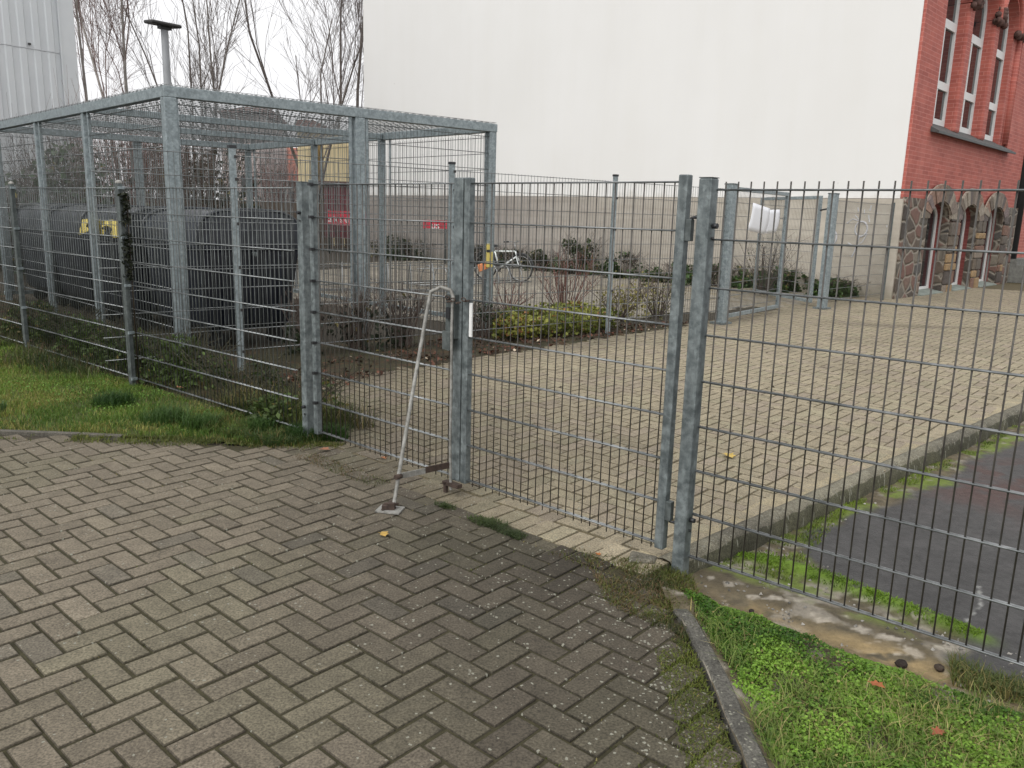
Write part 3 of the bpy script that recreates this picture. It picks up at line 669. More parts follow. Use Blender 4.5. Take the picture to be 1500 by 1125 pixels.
# ---- back fence (2.03 m) running from the cage to the small gate
BP = [np.array(p) for p in ((-4.3, 6.27), (-2.63, 7.63), (-.75, 9.17), (1.24, 10.8), (3.12, 12.25))]
root = empty('mesh_fence', (BP[1][0], BP[1][1], 0), 'taller galvanised mesh fence behind the gate from bin cage to small gate', 'fence')
WB = [1.995-.2*k for k in range(10)]
for i in range(1, len(BP)):
    a, b = BP[i-1], BP[i]; 
    if i == 1: a = b+(a-b)*.55
    L = np.linalg.norm(b-a); d = (b-a)/L
    g = MB(); panel(g, a+d*.01, d, L-.02, 0, WB, 2.005, .06, .05, .02, .0024, .0036, n=5, tn=5); g.build('mesh_panel', [M['wireblue'], M['wireglint']], root)
    if i < 4:
        p = b-np.array([-d[1], d[0]])*(-.04) if False else b+np.array([d[1], -d[0]])*.04
        an = math.atan2(d[1], d[0]); g = MB(); post(g, p[0], p[1], -.2, 2.06, .06, .04, an); po = g.build('fence_post', M['galvblue'], root, bevel=.005)
        g = MB(); post(g, p[0], p[1], 2.06, 2.085, .068, .048, an); g.build('post_cap', M['black'], po)
        for z in (1.995, 1.795, 1.395, .995, .595, .195): g = MB(); box(g, (p[0]+d[0]*.025, p[1]+d[1]*.025, z-.01), (.03, .055, .026), [[d[0], d[1], 0], [-d[1], d[0], 0], [0, 0, 1]]); g.build('clamp', M['lamp'], po)

# ================================================================== BIN CAGE
ca = R(135.5); CD = np.array([cos(ca), sin(ca)]); C0 = np.array([-3.42, 8.14]); CR = np.array([-.27, 10.72]); FE = (CR-C0); LF = np.linalg.norm(FE); FE = FE/LF
cage = empty('bin_cage', (C0[0], C0[1], 0), 'roofed galvanised mesh cage around the waste containers', 'cage')
Ls = [0, 2.33, 4.17, 6.4]; TOP = 2.66; af = math.atan2(FE[1], FE[0])
posts = []
for L in Ls:
    for s_ in (0, 1): posts.append((C0 if s_ == 0 else CR)+CD*L)
posts.append(C0+FE*LF*.52); posts.append(C0+FE*LF*.52+CD*6.4)
for k, p in enumerate(posts):
    g = MB(); w = .12 if k not in (1,) else .11
    q = p+CD*(.06)+FE*(.06 if (k % 2 == 0 and k < 8) else (-.06 if k < 8 else 0))
    post(g, q[0], q[1], -.1, TOP-.1, w if k < 2 or k > 7 else .09, w if k < 2 or k > 7 else .09, af); po = g.build('cage_post', M['galvblue'], cage, bevel=.008)
def beam(a, b, z, w=.09, h=.1, nm='roof_beam'):
    g = MB(); bar(g, (a[0], a[1], z), (b[0], b[1], z), w, h); g.build(nm, M['galvblue'], cage, bevel=.006)
zb = TOP-.05
beam(C0+CD*.05-FE*.0, CR+CD*.05, zb, .1, .1); beam(C0+FE*.05+CD*.101, C0+FE*.05+CD*6.35, zb); beam(CR-FE*.05+CD*.101, CR-FE*.05+CD*6.35, zb)
for L in (2.33, 4.17): beam(C0+CD*L+FE*.1, CR+CD*L-FE*.1, zb-.004, .06, .08)
beam(C0+CD*6.4, CR+CD*6.4, zb, .1, .1)
WC = [2.5-.2*k for k in range(12)]
def cpanel(a, b, off=.13):
    d = b-a; L = np.linalg.norm(d); d = d/L; g = MB()
    panel(g, a+d*off, d, L-2*off, 0, WC, 2.53, .2, .05, .02, .0024, .0036, n=5, tn=4); g.build('mesh_panel', [M['wireblue'], M['wireglint']], cage)
    for q in (a+d*off*.92, b-d*off*.92): g = MB(); post(g, q[0], q[1], .15, TOP-.1, .035, .01, math.atan2(d[1], d[0])); g.build('panel_flange', M['galvblue'], cage)
mid = C0+FE*LF*.52
cpanel(C0+CD*.03, mid+CD*.03); cpanel(mid+CD*.03, CR+CD*.03, .1)
for a, b in zip(Ls[:-1], Ls[1:]):
    cpanel(C0+CD*a+FE*.03, C0+CD*b+FE*.03, .11); cpanel(CR+CD*a-FE*.03, CR+CD*b-FE*.03, .11)
cpanel(C0+CD*6.4, CR+CD*6.4)
# bottom rails
for a, b in ((CR, CR+CD*6.4), (C0+CD*6.4, CR+CD*6.4)): beam(a+CD*.06, b+CD*.06, .12, .04, .06, 'bottom_rail')
# roof mesh: lengthwise and crosswise rods with short stubs
g = MB(); zr = TOP+.012
us = np.arange(.03, LF, .1); A = np.array([[*(C0+FE*u), zr] for u in us]); B = np.array([[*(C0+FE*u+CD*6.4), zr] for u in us]); tubes(g, A, B, .0032, 4)
vs = np.arange(.03, 6.4, .1); A = np.array([[*(C0+CD*v), zr+.006] for v in vs]); B = np.array([[*(CR+CD*v), zr+.006] for v in vs]); tubes(g, A, B, .0028, 4)
UU, VV = np.meshgrid(np.arange(.03, LF, .1), np.arange(.13, 6.4, .2)); q = C0[None]+UU.ravel()[:, None]*FE+VV.ravel()[:, None]*CD
q3 = np.concatenate([q, np.full((len(q), 1), zr-.01)], 1); tubes(g, q3, q3+np.array([0, 0, .024]), .009, 6)
g.build('roof_mesh', M['wireglint'], cage)  # pale wire colour stands in for sky reflection on the roof rods
# back wall boards low in cage? floor slabs drawn in path

# ---- bins
def make_bin(loc, rz, label):
    root = empty('waste_container', loc, label, 'waste container', 'four-wheeled containers inside the cage', rz, world=False)
    W, D = 1.5, 1.2
    g = MB(); ribs = 0
    def body(z, ins): return [(-W/2+ins, -D/2+ins*1.2, z), (W/2-ins, -D/2+ins*1.2, z), (W/2-ins, D/2-ins, z), (-W/2+ins, D/2-ins, z)]
    V = body(.2, .14)+body(.26, .1)+body(1.06, .02)+body(1.1, 0)+body(1.13, 0)
    F = [(3, 2, 1, 0)]+[(k*4+i, k*4+(i+1) % 4, (k+1)*4+(i+1) % 4, (k+1)*4+i) for k in range(4) for i in range(4)]+[(16, 17, 18, 19)]
    g.add(V, F)
    for k in range(5):
        x = -W/2+.2+k*.27; box(g, (x, -D/2+.05, .65), (.05, .05, .75), [[1, 0, 0], [0, 1, .06], [0, -.06, 1]])
    for k in range(3):
        y = -D/2+.25+k*.33
        for sx in (-1, 1): box(g, (sx*(W/2-.045), y, .65), (.04, .05, .75), [[1, 0, -sx*.06], [0, 1, 0], [sx*.06, 0, 1]])
    g.build('container_body', M['bin'], root, bevel=.012)
    # barrel lid
    g = MB(); n = 14; V = []
    for i in range(n+1):
        t = pi*i/n; y = -D/2*math.copysign(abs(cos(t))**.62, cos(t)); z = 1.135+.36*sin(t)**.62
        V += [(-W/2, y, z), (W/2, y, z)]
    F = [(2*i, 2*i+1, 2*i+3, 2*i+2) for i in range(n)]; g.add(V, F, smooth=True)
    g.add(V[0::2], [tuple(range(n+1))[::-1]]); g.add(V[1::2], [tuple(range(n+1))])
    for x in (-W/2+.02, W/2-.02):
        path(g, [(x, -(D/2+.012)*math.copysign(abs(cos(pi*i/n))**.62, cos(pi*i/n)), 1.14+.372*abs(sin(pi*i/n))**.62) for i in range(n+1)], .02, 6)
    lid = g.build('barrel_lid', M['binlid'], root)
    g = MB(); path(g, [(-.5, -D/2-.03, 1.16), (-.4, -D/2-.06, 1.16), (.4, -D/2-.06, 1.16), (.5, -D/2-.03, 1.16)], .014, 8); g.build('lid_handle', M['black'], lid)
    for sx in (-1, 1):
        g = MB(); tubes(g, [(sx*(W/2), 0, 1.04)], [(sx*(W/2+.06), 0, 1.04)], .025, 10); g.build('lifting_trunnion', M['galv'], root)
        for sy in (-1, 1):
            g = MB(); x, y = sx*(W/2-.24), sy*(D/2-.24); tubes(g, [(x-.03, y, .1)], [(x+.03, y, .1)], .1, 16); wh = g.build('wheel', M['rubber'], root)
            g = MB(); box(g, (x, y, .2), (.08, .06, .05)); g.build('castor_fork', M['galv'], wh)
    return root
def CG(u, v, z=0): p = C0+FE*u+CD*v; return (p[0], p[1], z)
B1 = make_bin(CG(.95, 1.02), ca, 'nearest dark container with domed lid beside the thick corner post of the cage')
def cpbin(loc, rz, label): o = dup(B1, None); o.location = loc; o.rotation_euler = (0, 0, rz); o['label'] = label; return o
cpbin(CG(.85, 2.75), ca+.03, 'dark container second from the cage corner with a yellow bag showing under its lid')
cpbin(CG(.9, 4.4), ca-.02, 'third dark container from the cage corner in the row along the left mesh side')
cpbin(CG(.85, 5.9), ca+.02, 'farthest dark container at the left end of the row in the cage')
# yellow bag on the second container
g = MB(); V = []; nu, nv = 16, 6
for i in range(nu+1):
    for j in range(nv+1):
        u = -.15+i/nu*1.3; p = np.array(CG(.17+.05*sin(i*1.9)-.06*j/nv, 1.85+u)); V.append((p[0], p[1], 1.36-.13*j/nv*(1+.5*sin(i*.9))-.03*abs(sin(i*1.3))))
F = [(i*(nv+1)+j, (i+1)*(nv+1)+j, (i+1)*(nv+1)+j+1, i*(nv+1)+j+1) for i in range(nu) for j in range(nv)]
g.add(V, F, smooth=True); o = single(g, 'yellow_bag', M['yellow'], 'crumpled yellow recycling bag hanging over the edge of a dark container', 'bag', loc=CG(.17, 2.6, 1.2))
sm = o.modifiers.new('t', 'SOLIDIFY'); sm.thickness = .004

# ================================================================== SMALL GATE
sgA = np.array([3.16, 12.27]); sgB = np.array([5.68, 14.9]); 
for p, lab in ((sgA, 'bright square post of the small gate nearest the planting strip'), (sgB, 'bright square post of the small gate nearer the brick house')):
    root = empty('gate_post', (p[0], p[1], 0), lab, 'post', 'posts of the small far gate'); an = math.atan2(*(sgB-sgA)[::-1])
    g = MB(); post(g, p[0], p[1], -.1, 2.06, .14, .14, an-.1); g.build('post_tube', M['galvblue'], root, bevel=.008)
    g = MB(); post(g, p[0], p[1], 2.06, 2.08, .15, .15, an-.1); g.build('post_cap', M['galv'], root)
    g = MB(); post(g, p[0], p[1], -.0, .03, .26, .22, an-.1); g.build('base_plate', M['galv'], root)
def sleaf(a, b, label, z0=.07, z1=2.04):
    root = empty('small_gate_leaf', (a[0], a[1], 0), label, 'gate', 'leaves of the small far gate')
    d = b-a; L = np.linalg.norm(d); d /= L; an = math.atan2(d[1], d[0])
    for q in (a+d*.03, b-d*.03): g = MB(); post(g, q[0], q[1], z0, z1, .06, .05, an); g.build('frame_post', M['galvblue'], root, bevel=.005)
    for z in (z0+.03, z1-.03): g = MB(); bar(g, (*(a+d*.061), z), (*(b-d*.061), z), .048, .06); g.build('frame_rail', M['galvblue'], root, bevel=.005)
    g = MB(); panel(g, a+d*.06, d, L-.12, 0, [z0+.14+.2*k for k in range(9)], z1-.05, z0+.05, .05, .02, .0024, .0034, n=5, tn=4); g.build('mesh_panel', [M['wireblue'], M['wireglint']], root)
    return root
d1 = np.array([4.62, 14.15])-sgA; d1 /= np.linalg.norm(d1)
l1 = sleaf(sgA+d1*.12, np.array([4.62, 14.15]), 'near leaf of the small gate carrying two white papers')
l2 = sleaf(np.array([5.6, 15.25]), np.array([5.12, 17.35]), 'far leaf of the small gate swung open towards the white wall')
g = MB(); path(g, [(*sgB, 1.78), (*(sgB*.5+np.array([5.6, 15.25])*.5), 1.8), (5.6, 15.25, 1.78)], .016, 8); g.build('latch', M['black'], l2)
def paper(u, z, w, h, tilt, label):
    d = d1; nrm = np.array([d[1], -d[0]]); p = sgA+d*u+nrm*.06; V = []; n = 6
    for i in range(n+1):
        for j in range(n+1):
            x = (i/n-.5)*w; y = (j/n-.5)*h; xx = x*cos(tilt)-y*sin(tilt); yy = x*sin(tilt)+y*cos(tilt); c_ = .012*sin(3*j/n)*(.3+i/n)-.02*(1-j/n)**2
            q = p+d*(xx-.05*(1-j/n)**2)+nrm*c_; V.append((q[0], q[1], z+yy))
    F = [(i*(n+1)+j, (i+1)*(n+1)+j, (i+1)*(n+1)+j+1, i*(n+1)+j+1) for i in range(n) for j in range(n)]
    g = MB(); g.add(V, F, smooth=True); o = single(g, 'paper_notice', M['paper'], label, 'paper', 'papers on the small gate', loc=(p[0], p[1], z)); s_ = o.modifiers.new('t', 'SOLIDIFY'); s_.thickness = .002
paper(1.06, 1.58, .72, .42, -.1, 'larger curled white paper fixed on the small gate mesh')
paper(1.66, 1.55, .46, .38, .03, 'smaller duller white paper fixed beside the larger curled one')
# fence between small gate and building
root = empty('mesh_fence', (sgB[0], sgB[1], 0), 'low mesh fence between small gate and stone corner of the house', 'fence')
e = np.array([7.72, 17.0]); d = e-sgB; L = np.linalg.norm(d); d /= L
g = MB(); panel(g, sgB+d*.08, d, L-.1, 0, [1.95-.2*k for k in range(10)], 1.97, .1, .05, .02, .0024, .0032, n=5, tn=4); g.build('mesh_panel', [M['wireblue'], M['wireglint']], root)
g = MB(); post(g, e[0], e[1], -.1, 2.0, .06, .04, 0); g.build('fence_post', M['galvA'], root)

# ================================================================== BRICK / WHITE BUILDING
hs = empty('school_building', (8.07, 17.35, 0), 'old red brick house with field stone base and huge white rendered gable wall', 'building', rz=R(46), world=False)
def P(name, m, fn, parent=hs, bevel=0): g = MB(); fn(g); return g.build(name, m, parent, bevel=bevel)
wd = R(91.6); wx, wy = cos(wd), sin(wd)
def gable(g):
    a = np.array([-.02, .06]); L = 18.25; e_ = a+np.array([wx, wy])*L; nn_ = np.array([wy, -wx])*.4
    V = [];
    for p, zt in ((a, 11.), (a+np.array([wx, wy])*L/2, 15.), (e_, 11.)):
        V += [(p[0], p[1], 2.1), (p[0], p[1], zt), (p[0]+nn_[0], p[1]+nn_[1], 2.1), (p[0]+nn_[0], p[1]+nn_[1], zt)]
    F = [(0, 4, 5, 1), (4, 8, 9, 5), (2, 3, 7, 6), (6, 7, 11, 10), (0, 1, 3, 2), (8, 10, 11, 9), (1, 5, 7, 3), (5, 9, 11, 7), (0, 2, 6, 4), (4, 6, 10, 8)]
    g.add(V, F)
P('gable_wall', M['render'], gable)
def plin(g):
    a = np.array([-.06, -.02]); e_ = a+np.array([wx, wy])*18.3; bar(g, (a[0]+.2, a[1], .925), (e_[0]+.2, e_[1], .925), .42, 2.33)
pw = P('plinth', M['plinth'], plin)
# graffiti on the plinth, near the stone corner
def graf(g):
    def ws(u, z): return np.array([-.06+wx*u-.012, -.02+wy*u, z])
    def line(pts, r=.014):
        path(g, [ws(u, z) for u, z in pts], r, 5)
    def ell(cu, cz, a, b): line([(cu+a*cos(t), cz+b*sin(t)) for t in np.linspace(0, 2*pi, 15)], .018)
    ell(.78, 1.45, .13, .16); ell(1.42, 1.24, .13, .18)
    line([(1.36, 1.4), (1.38, 1.52), (1.4, 1.62)], .009)
    line([(.62, 1.6), (.66, 1.75)]); line([(.94, 1.74), (.85, 1.64), (.78, 1.6)], .01); line([(1.1, 1.56), (.98, 1.66), (.86, 1.62)], .01)
    line([(.88, 1.82), (.9, 1.9)]); line([(.64, 1.84), (.62, 1.95)]); line([(.48, 1.78), (.54, 1.84)], .01); line([(.74, 1.76), (.76, 1.86)], .01)
    line([(.8, 1.3), (.84, 1.1), (.86, .98), (.92, .84)], .015); line([(.64, 1.36), (.72, 1.18), (.84, 1.08)], .01); line([(.94, 1.1), (1.03, 1.14)], .014)
    line([(.25, 1.5), (.26, 1.54)], .014)
P('graffiti_tag', plain('faded white spray paint', (.52, .52, .54), .9, 0, .2, 12), graf, pw)
def arc(cx, r, z0, a0, a1, n=12, rz=None):
    rz = rz or r; return [(cx+r*cos(a0+(a1-a0)*k/n), z0+rz*sin(a0+(a1-a0)*k/n)) for k in range(n+1)]
OP = [(1.2, 2.75), (3.15, 4.8), (5.2, 6.75)]; SP = 6.45
def fac(g):
    extr(g, [(0, 2.1), (1.2, 2.1), (1.2, 12), (0, 12)], 0, .5)
    extr(g, [(1.2, 2.1), (7.3, 2.1), (7.3, 3.6), (1.2, 3.6)], 0, .5)
    extr(g, [(7.3, 2.1), (9.1, 2.1), (9.1, 12), (7.3, 12)], 0, .5)
    pl = [(1.2, 12), (1.2, SP)]
    for a, b in OP: 
        c_ = (a+b)/2; pl += arc(c_, (b-a)/2, SP, pi, 0)
    pl += [(7.3, SP), (7.3, 12)]
    extr(g, pl[::-1], 0, .5)
P('brick_facade', M['brick'], fac)
def brik2(g):
    extr(g, [(6.75, 3.7), (7.298, 3.7), (7.298, SP), (6.75, SP)], .1, .5)
    tubes(g, [(7.2, .08, 3.75)], [(7.2, .08, 6.45)], .09, 12); tubes(g, [(6.98, .16, 3.75)], [(6.98, .16, 6.45)], .07, 12)
    for cx, r_ in ((1.975, .9), (3.975, .93), (5.975, .9)):
        path(g, [(x, -.02, z) for x, z in arc(cx, r_, SP, 0, pi, 14)], .07, 8)
P('window_surround_moulding', M['brick'], brik2)
for u0, u1 in ((2.75, 3.15), (4.8, 5.2)):
    P('brick_pier', M['brick'], lambda g: extr(g, [(u0, 3.68), (u1, 3.68), (u1, SP), (u0, SP)], .01, .49), bevel=.05)
def cap(u):
    def f(g):
        for k in range(40):
            a = random.random()*2*pi; r_ = .2*random.random()**.5; q = (u+r_*cos(a)*1.5, -.02+random.uniform(-.07, .08), SP-.08+random.random()*.34)
            s_ = random.uniform(.05, .1); V = []
            for i in range(5):
                for j in range(8): t = pi*(i+.5)/5; p_ = 2*pi*j/8; V.append((q[0]+s_*sin(t)*cos(p_), q[1]+s_*sin(t)*sin(p_), q[2]+s_*cos(t)))
            g.add(V, [(i*8+j, i*8+(j+1) % 8, (i+1)*8+(j+1) % 8, (i+1)*8+j) for i in range(4) for j in range(8)]+[tuple(range(8))[::-1], tuple(range(32, 40))], smooth=True)
        box(g, (u, .1, SP+.3), (.3, .14, .1))
    return f
for u in (2.95, 5.0, 7.05): P('carved_capital', M['carved'], cap(u))
def sill(g):
    V = [(1.12, -.17, 3.56), (7.38, -.17, 3.56), (7.38, .24, 3.8), (1.12, .24, 3.8), (1.12, -.17, 3.51), (7.38, -.17, 3.51), (7.38, .24, 3.6), (1.12, .24, 3.6)]
    g.add(V, [(0, 1, 2, 3), (4, 5, 1, 0), (5, 6, 2, 1), (7, 4, 0, 3), (7, 6, 5, 4), (6, 7, 3, 2)])
    bar(g, (1.08, -.175, 3.53), (7.42, -.175, 3.53), .03, .05)
    for z_, y_ in ((3.64, 0), (3.70, .09), (3.76, .18)): bar(g, (1.13, y_, z_), (7.37, y_, z_), .02, .006)
P('slate_sill', M['slate'], sill)
for a, b in OP:
    c_ = (a+b)/2; r_ = (b-a)/2
    def fr(g):
        y0, y1 = .24, .32; w = .09
        out = [(a+.003, 3.79), (b-.003, 3.79)]+arc(c_, r_-.003, SP, 0, pi, 12)
        # stiles and arch ring
        for x0, x1 in ((a+.003, a+w), (b-w, b-.003)): extr(g, [(x0, 3.79), (x1, 3.79), (x1, SP), (x0, SP)], y0, y1)
        o_ = arc(c_, r_-.003, SP, 0, pi, 12); i_ = arc(c_, r_-w, SP, 0, pi, 12)
        for k in range(12): extr(g, [o_[k], o_[k+1], i_[k+1], i_[k]], y0, y1)
        for z0, z1 in ((3.79, 3.92), (4.55, 4.72), (5.82, 6.0)): extr(g, [(a+w, z0), (b-w, z0), (b-w, z1), (a+w, z1)], y0-.003, y1)
        extr(g, [(c_-.04, 3.92), (c_+.04, 3.92), (c_+.04, 5.82), (c_-.04, 5.82)], y0+.004, y1)
    w_ = P('window', M['white'], fr)
    P('glass_pane', M['glass'], lambda g: extr(g, [(a+.05, 3.85), (b-.05, 3.85), (b-.05, SP)]+arc(c_, r_-.05, SP, 0, pi, 10)+[(a+.05, SP)], .285, .3), w_)
# stone base
BO = [(1.5, 3.0), (3.85, 5.25), (6.05, 7.65)]; BS = 1.72; BR = .38
def base(g, d0, d1, top=2.13):
    ed = [0]+[x for o_ in BO for x in o_]+[9.1]
    for k in range(0, len(ed), 2): extr(g, [(ed[k], -.3), (ed[k+1], -.3), (ed[k+1], BS), (ed[k], BS)], d0, d1)
    pl = [(0, top), (0, BS)]
    for a, b in BO: pl += arc((a+b)/2, (b-a)/2, BS, pi, 0, 12, BR)
    pl += [(9.1, BS), (9.1, top)]; extr(g, pl[::-1], d0, d1)
P('stone_base', M['rubble'], lambda g: base(g, -.06, .1))
P('painted_reveal', M['brickshade'], lambda g: base(g, .101, .5, 2.099))
def vous(g):
    cols = [(.17, .14, .11), (.22, .18, .15), (.13, .11, .1), (.26, .17, .13), (.2, .16, .15), (.3, .26, .21)]
    for a, b in BO:
        c_ = (a+b)/2; r_ = (b-a)/2; n = 13
        i_ = arc(c_, r_, BS, 0, pi, n, BR); o_ = arc(c_, r_+.42, BS, 0, pi, n, BR+.4)
        for k in range(n):
            q = np.array([i_[k], i_[k+1], o_[k+1], o_[k]]); m_ = q.mean(0); q = m_+(q-m_)*np.array([.93, .93]); ext = random.uniform(0, .05)
            extr(g, [tuple(x) for x in q[::-1]], -.1-ext*.4, -.05, random.choice(cols)+(1,))
        extr(g, [(x, z) for x, z in (o_+i_[::-1])], -.075, -.055, (.38, .33, .27, 1))
P('stone_arch_ring', M['stone'], vous)
def quo(g, x0, x1):
    cols = [(.16, .13, .1), (.1, .085, .075), (.2, .12, .09), (.32, .22, .12), (.24, .2, .16), (.14, .12, .1)]
    for _ in (0,):
        z = -.25
        while z < 1.7:
            h = random.uniform(.16, .34); sp = random.random(); xm = x0+(x1-x0)*random.uniform(.35, .65)
            for xa, xb in (((x0, xm), (xm+.03, x1)) if sp < .5 else ((x0, x1),)):
                extr(g, [(xa+.015, z+.012), (xb-.015, z+.012), (xb-.015, min(z+h, 1.74)-.012), (xa+.015, min(z+h, 1.74)-.012)], -.1-random.random()*.03, -.055, random.choice(cols)+(1,))
            z += h
for xx in ((3.06, 3.79), (5.31, 5.99), (7.71, 8.2)): P('quoin_stones', M['stone'], lambda g: quo(g, *xx), bevel=.018)
for a, b in BO:
    c_ = (a+b)/2; r_ = (b-a)/2
    def fr(g):
        y0, y1 = .2, .26
        for x0, x1 in ((a, a+.07), (b-.09, b), (c_-.03, c_+.03)): extr(g, [(x0, .05), (x1, .05), (x1, BS+.05), (x0, BS+.05)], y0, y1)
        o_ = arc(c_, r_, BS, 0, pi, 12, BR); i_ = arc(c_, r_-.07, BS, 0, pi, 12, BR-.07)
        for k in range(12): extr(g, [o_[k], o_[k+1], i_[k+1], i_[k]], y0, y1)
        extr(g, [(a, .05), (b, .05), (b, .14), (a, .14)], y0-.004, y1)
    w_ = P('basement_window', M['white'], fr)
    P('glass_pane', M['glass'], lambda g: extr(g, [(a+.03, .06), (b-.03, .06), (b-.03, BS)]+arc(c_, r_-.03, BS, 0, pi, 10, BR-.03)+[(a+.03, BS)], .23, .25), w_)
    def sl(g):
        V = [(a-.02, -.14, .02), (b+.02, -.14, .02), (b+.02, .3, .1), (a-.02, .3, .1), (a-.02, -.14, -.1), (b+.02, -.14, -.1), (b+.02, .3, -.1), (a-.02, .3, -.1)]
        g.add(V, [(0, 1, 2, 3), (4, 5, 1, 0), (5, 6, 2, 1), (7, 4, 0, 3)])
    P('basement_sill', M['greensill'], sl)
# entrance recess and steps right of the facade
P('rear_wall', M['brick'], lambda g: (extr(g, [(9.75, -.2), (13, -.2), (13, 12), (9.75, 12)], .1, .6), extr(g, [(9.101, -.2), (9.75, -.2), (9.75, 12), (9.101, 12)], 1.9, 2.1)))
P('dark_upright', M['black'], lambda g: tubes(g, [(9.35, .02, -.1)], [(9.35, .02, 11)], .17, 14))  # black upright tube in the gap beside the facade
def steps(g):
    for k in range(4): box(g, (10.6, -.5+.18*k, .09+.17*k), (2.9, 1.3-.36*k+.3, .17), col=(.16, .16, .145, .3))
P('entrance_steps', M['kerb'], steps)
hr_ = P('house_roof', M['roof'], lambda g: g.add([(-.1, -.3, 12), (13, -.3, 12), (13, 9, 15.5), (-.1, 9, 15.5)], [(0, 1, 2, 3)])); hm = hr_.modifiers.new('t', 'SOLIDIFY'); hm.thickness = .25

# ================================================================== CORRUGATED HALL
hall = empty('sheet_metal_hall', (-11.48, 22, 0), 'pale grey corrugated metal hall behind the bin cage at the left', 'building', rz=R(232), world=False)
g = MB(); prof = []; x = 0
while x < 16: prof += [(x, 0), (x+.14, 0), (x+.17, .035), (x+.30, .035)]; x += .33
for z0, z1, off in ((0, 5.22, 0), (5.24, 10, .012)):
    V = [(px_+.35, -(py_+off)*-1, z0) for px_, py_ in prof]+[(px_+.35, (py_+off), z1) for px_, py_ in prof]; n = len(prof)
    g.add(V, [(i, i+1, i+1+n, i+n) for i in range(n-1)])
g.build('corrugated_wall', M['corrug'], hall)
g = MB(); box(g, (.17, .02, 5), (.36, .09, 10)); box(g, (.36, .055, 5), (.03, .05, 10)); g.build('corner_trim', M['corrug'], hall)
g = MB(); box(g, (.02, -5, 5), (.05, 10, 10)); g.build('end_wall', M['corrug'], hall)
g = MB(); box(g, (8, -5, 10.1), (16.4, 10.4, .2)); g.build('flat_roof', M['galv'], hall)
g = MB()
for k in range(7): box(g, (1.1+k*1.07, .05, 5.34), (.06, .03, .05))
g.build('fixing_bolt', M['lamp'], hall)

# ================================================================== FLOODLIGHT MAST
lx, ly = -5.36, 12.9
root = empty('lamp_mast', (lx, ly, 0), 'pale grey mast with flat dark lamp head rising behind the cage corner', 'street lamp')
g = MB(); path(g, [(lx, ly, 0), (lx, ly, 2), (lx, ly, 4.12)], [.066, .06, .052], 14); g.build('mast', M['concretepole'], root)
g = MB(); hd = [[cos(.75), sin(.75), -.03], [-sin(.75), cos(.75), .12], [.05, -.12, 1]]; box(g, (lx-.02, ly, 4.19), (.44, .36, .05), hd); hdv = g.build('lamp_head', M['lamp'], root, bevel=.02)
g = MB(); box(g, (lx, ly, 4.14), (.16, .14, .05), hd); g.build('mounting_bracket', M['lamp'], root)

# ================================================================== TREES
def tree(name, x, y, h, kind, label, seed, spread=.5, dens=1., group='bare winter trees behind the cage', twc='twig', baremat='bark', stems=1, maxd=5, rt=None, droop=0.):
    rd = random.Random(seed); T = []; Wg = []
    def vec(a): return np.array(a, float)
    def grow(p, d, L, r, depth):
        nseg = 4 if depth < 2 else 3; q = p
        for s_ in range(nseg):
            d2 = d+vec([rd.gauss(0, .10+.03*depth), rd.gauss(0, .10+.03*depth), rd.gauss(.04, .06)-droop*max(0, depth-2)]); d2 /= np.linalg.norm(d2)
            n_ = q+d2*L/nseg; r1 = r*(1-.55*(s_+1)/nseg) if depth > 0 else r*(1-.7*(s_+1)/nseg)
            r0 = r*(1-.55*s_/nseg) if depth > 0 else r*(1-.7*s_/nseg)
            (T if depth == 0 else Wg).append((q, n_, r0, r1)); 
            if depth < maxd:
                nb = {0: 3, 1: 2, 2: 2, 3: 2, 4: 1}.get(depth, 1)
                if depth == 0 and s_ == 0: nb = 0
                for b in range(nb):
                    if rd.random() > dens*.72: continue
                    t = rd.random(); st = q+(n_-q)*t; az = rd.random()*2*pi
                    perp = np.cross(d2, vec([cos(az), sin(az), .1])); perp /= np.linalg.norm(perp)
                    k_ = rd.uniform(.35, .8)*spread*(1.3 if depth else 1.)
                    nd = d2*(1-k_*.3)+perp*k_*1.15+vec([0, 0, .16 if depth else .3]); nd /= np.linalg.norm(nd)
                    rr = (r0+(r1-r0)*t)*rd.uniform(.3, .55)
                    grow(st, nd, L*(rd.uniform(.3, .5) if depth == 0 else rd.uniform(.45, .75)), max(rr, .004), depth+1)
            q = n_; d = d2
    for s_ in range(stems):
        a = rd.random()*6.28; k_ = 0 if stems == 1 else .2
        grow(vec([x+.15*cos(a)*(stems > 1), y+.15*sin(a)*(stems > 1), -.1]), vec([k_*cos(a)*rd.uniform(.4, 1), k_*sin(a)*rd.uniform(.4, 1), 1.]), h*rd.uniform(.85, 1), rt or h*.0063, 0)
    root = empty(name, (x, y, 0), label, 'tree', group)
    for L_, nm, m_ in ((T, 'trunk', baremat), (Wg, 'crown', twc)):
        g = MB(); a = np.array([t[0] for t in L_]); b = np.array([t[1] for t in L_]); tubes(g, a, b, [max(t[2], .005) for t in L_], 6 if nm == 'trunk' else 4, r1=[max(t[3], .004) for t in L_], caps=False)
        g.build(nm, M[m_], root)
    return len(Wg)
def bx(px, D): return (px-750)/1181.4*D*1.0       # lateral position for a distance
nb = 0
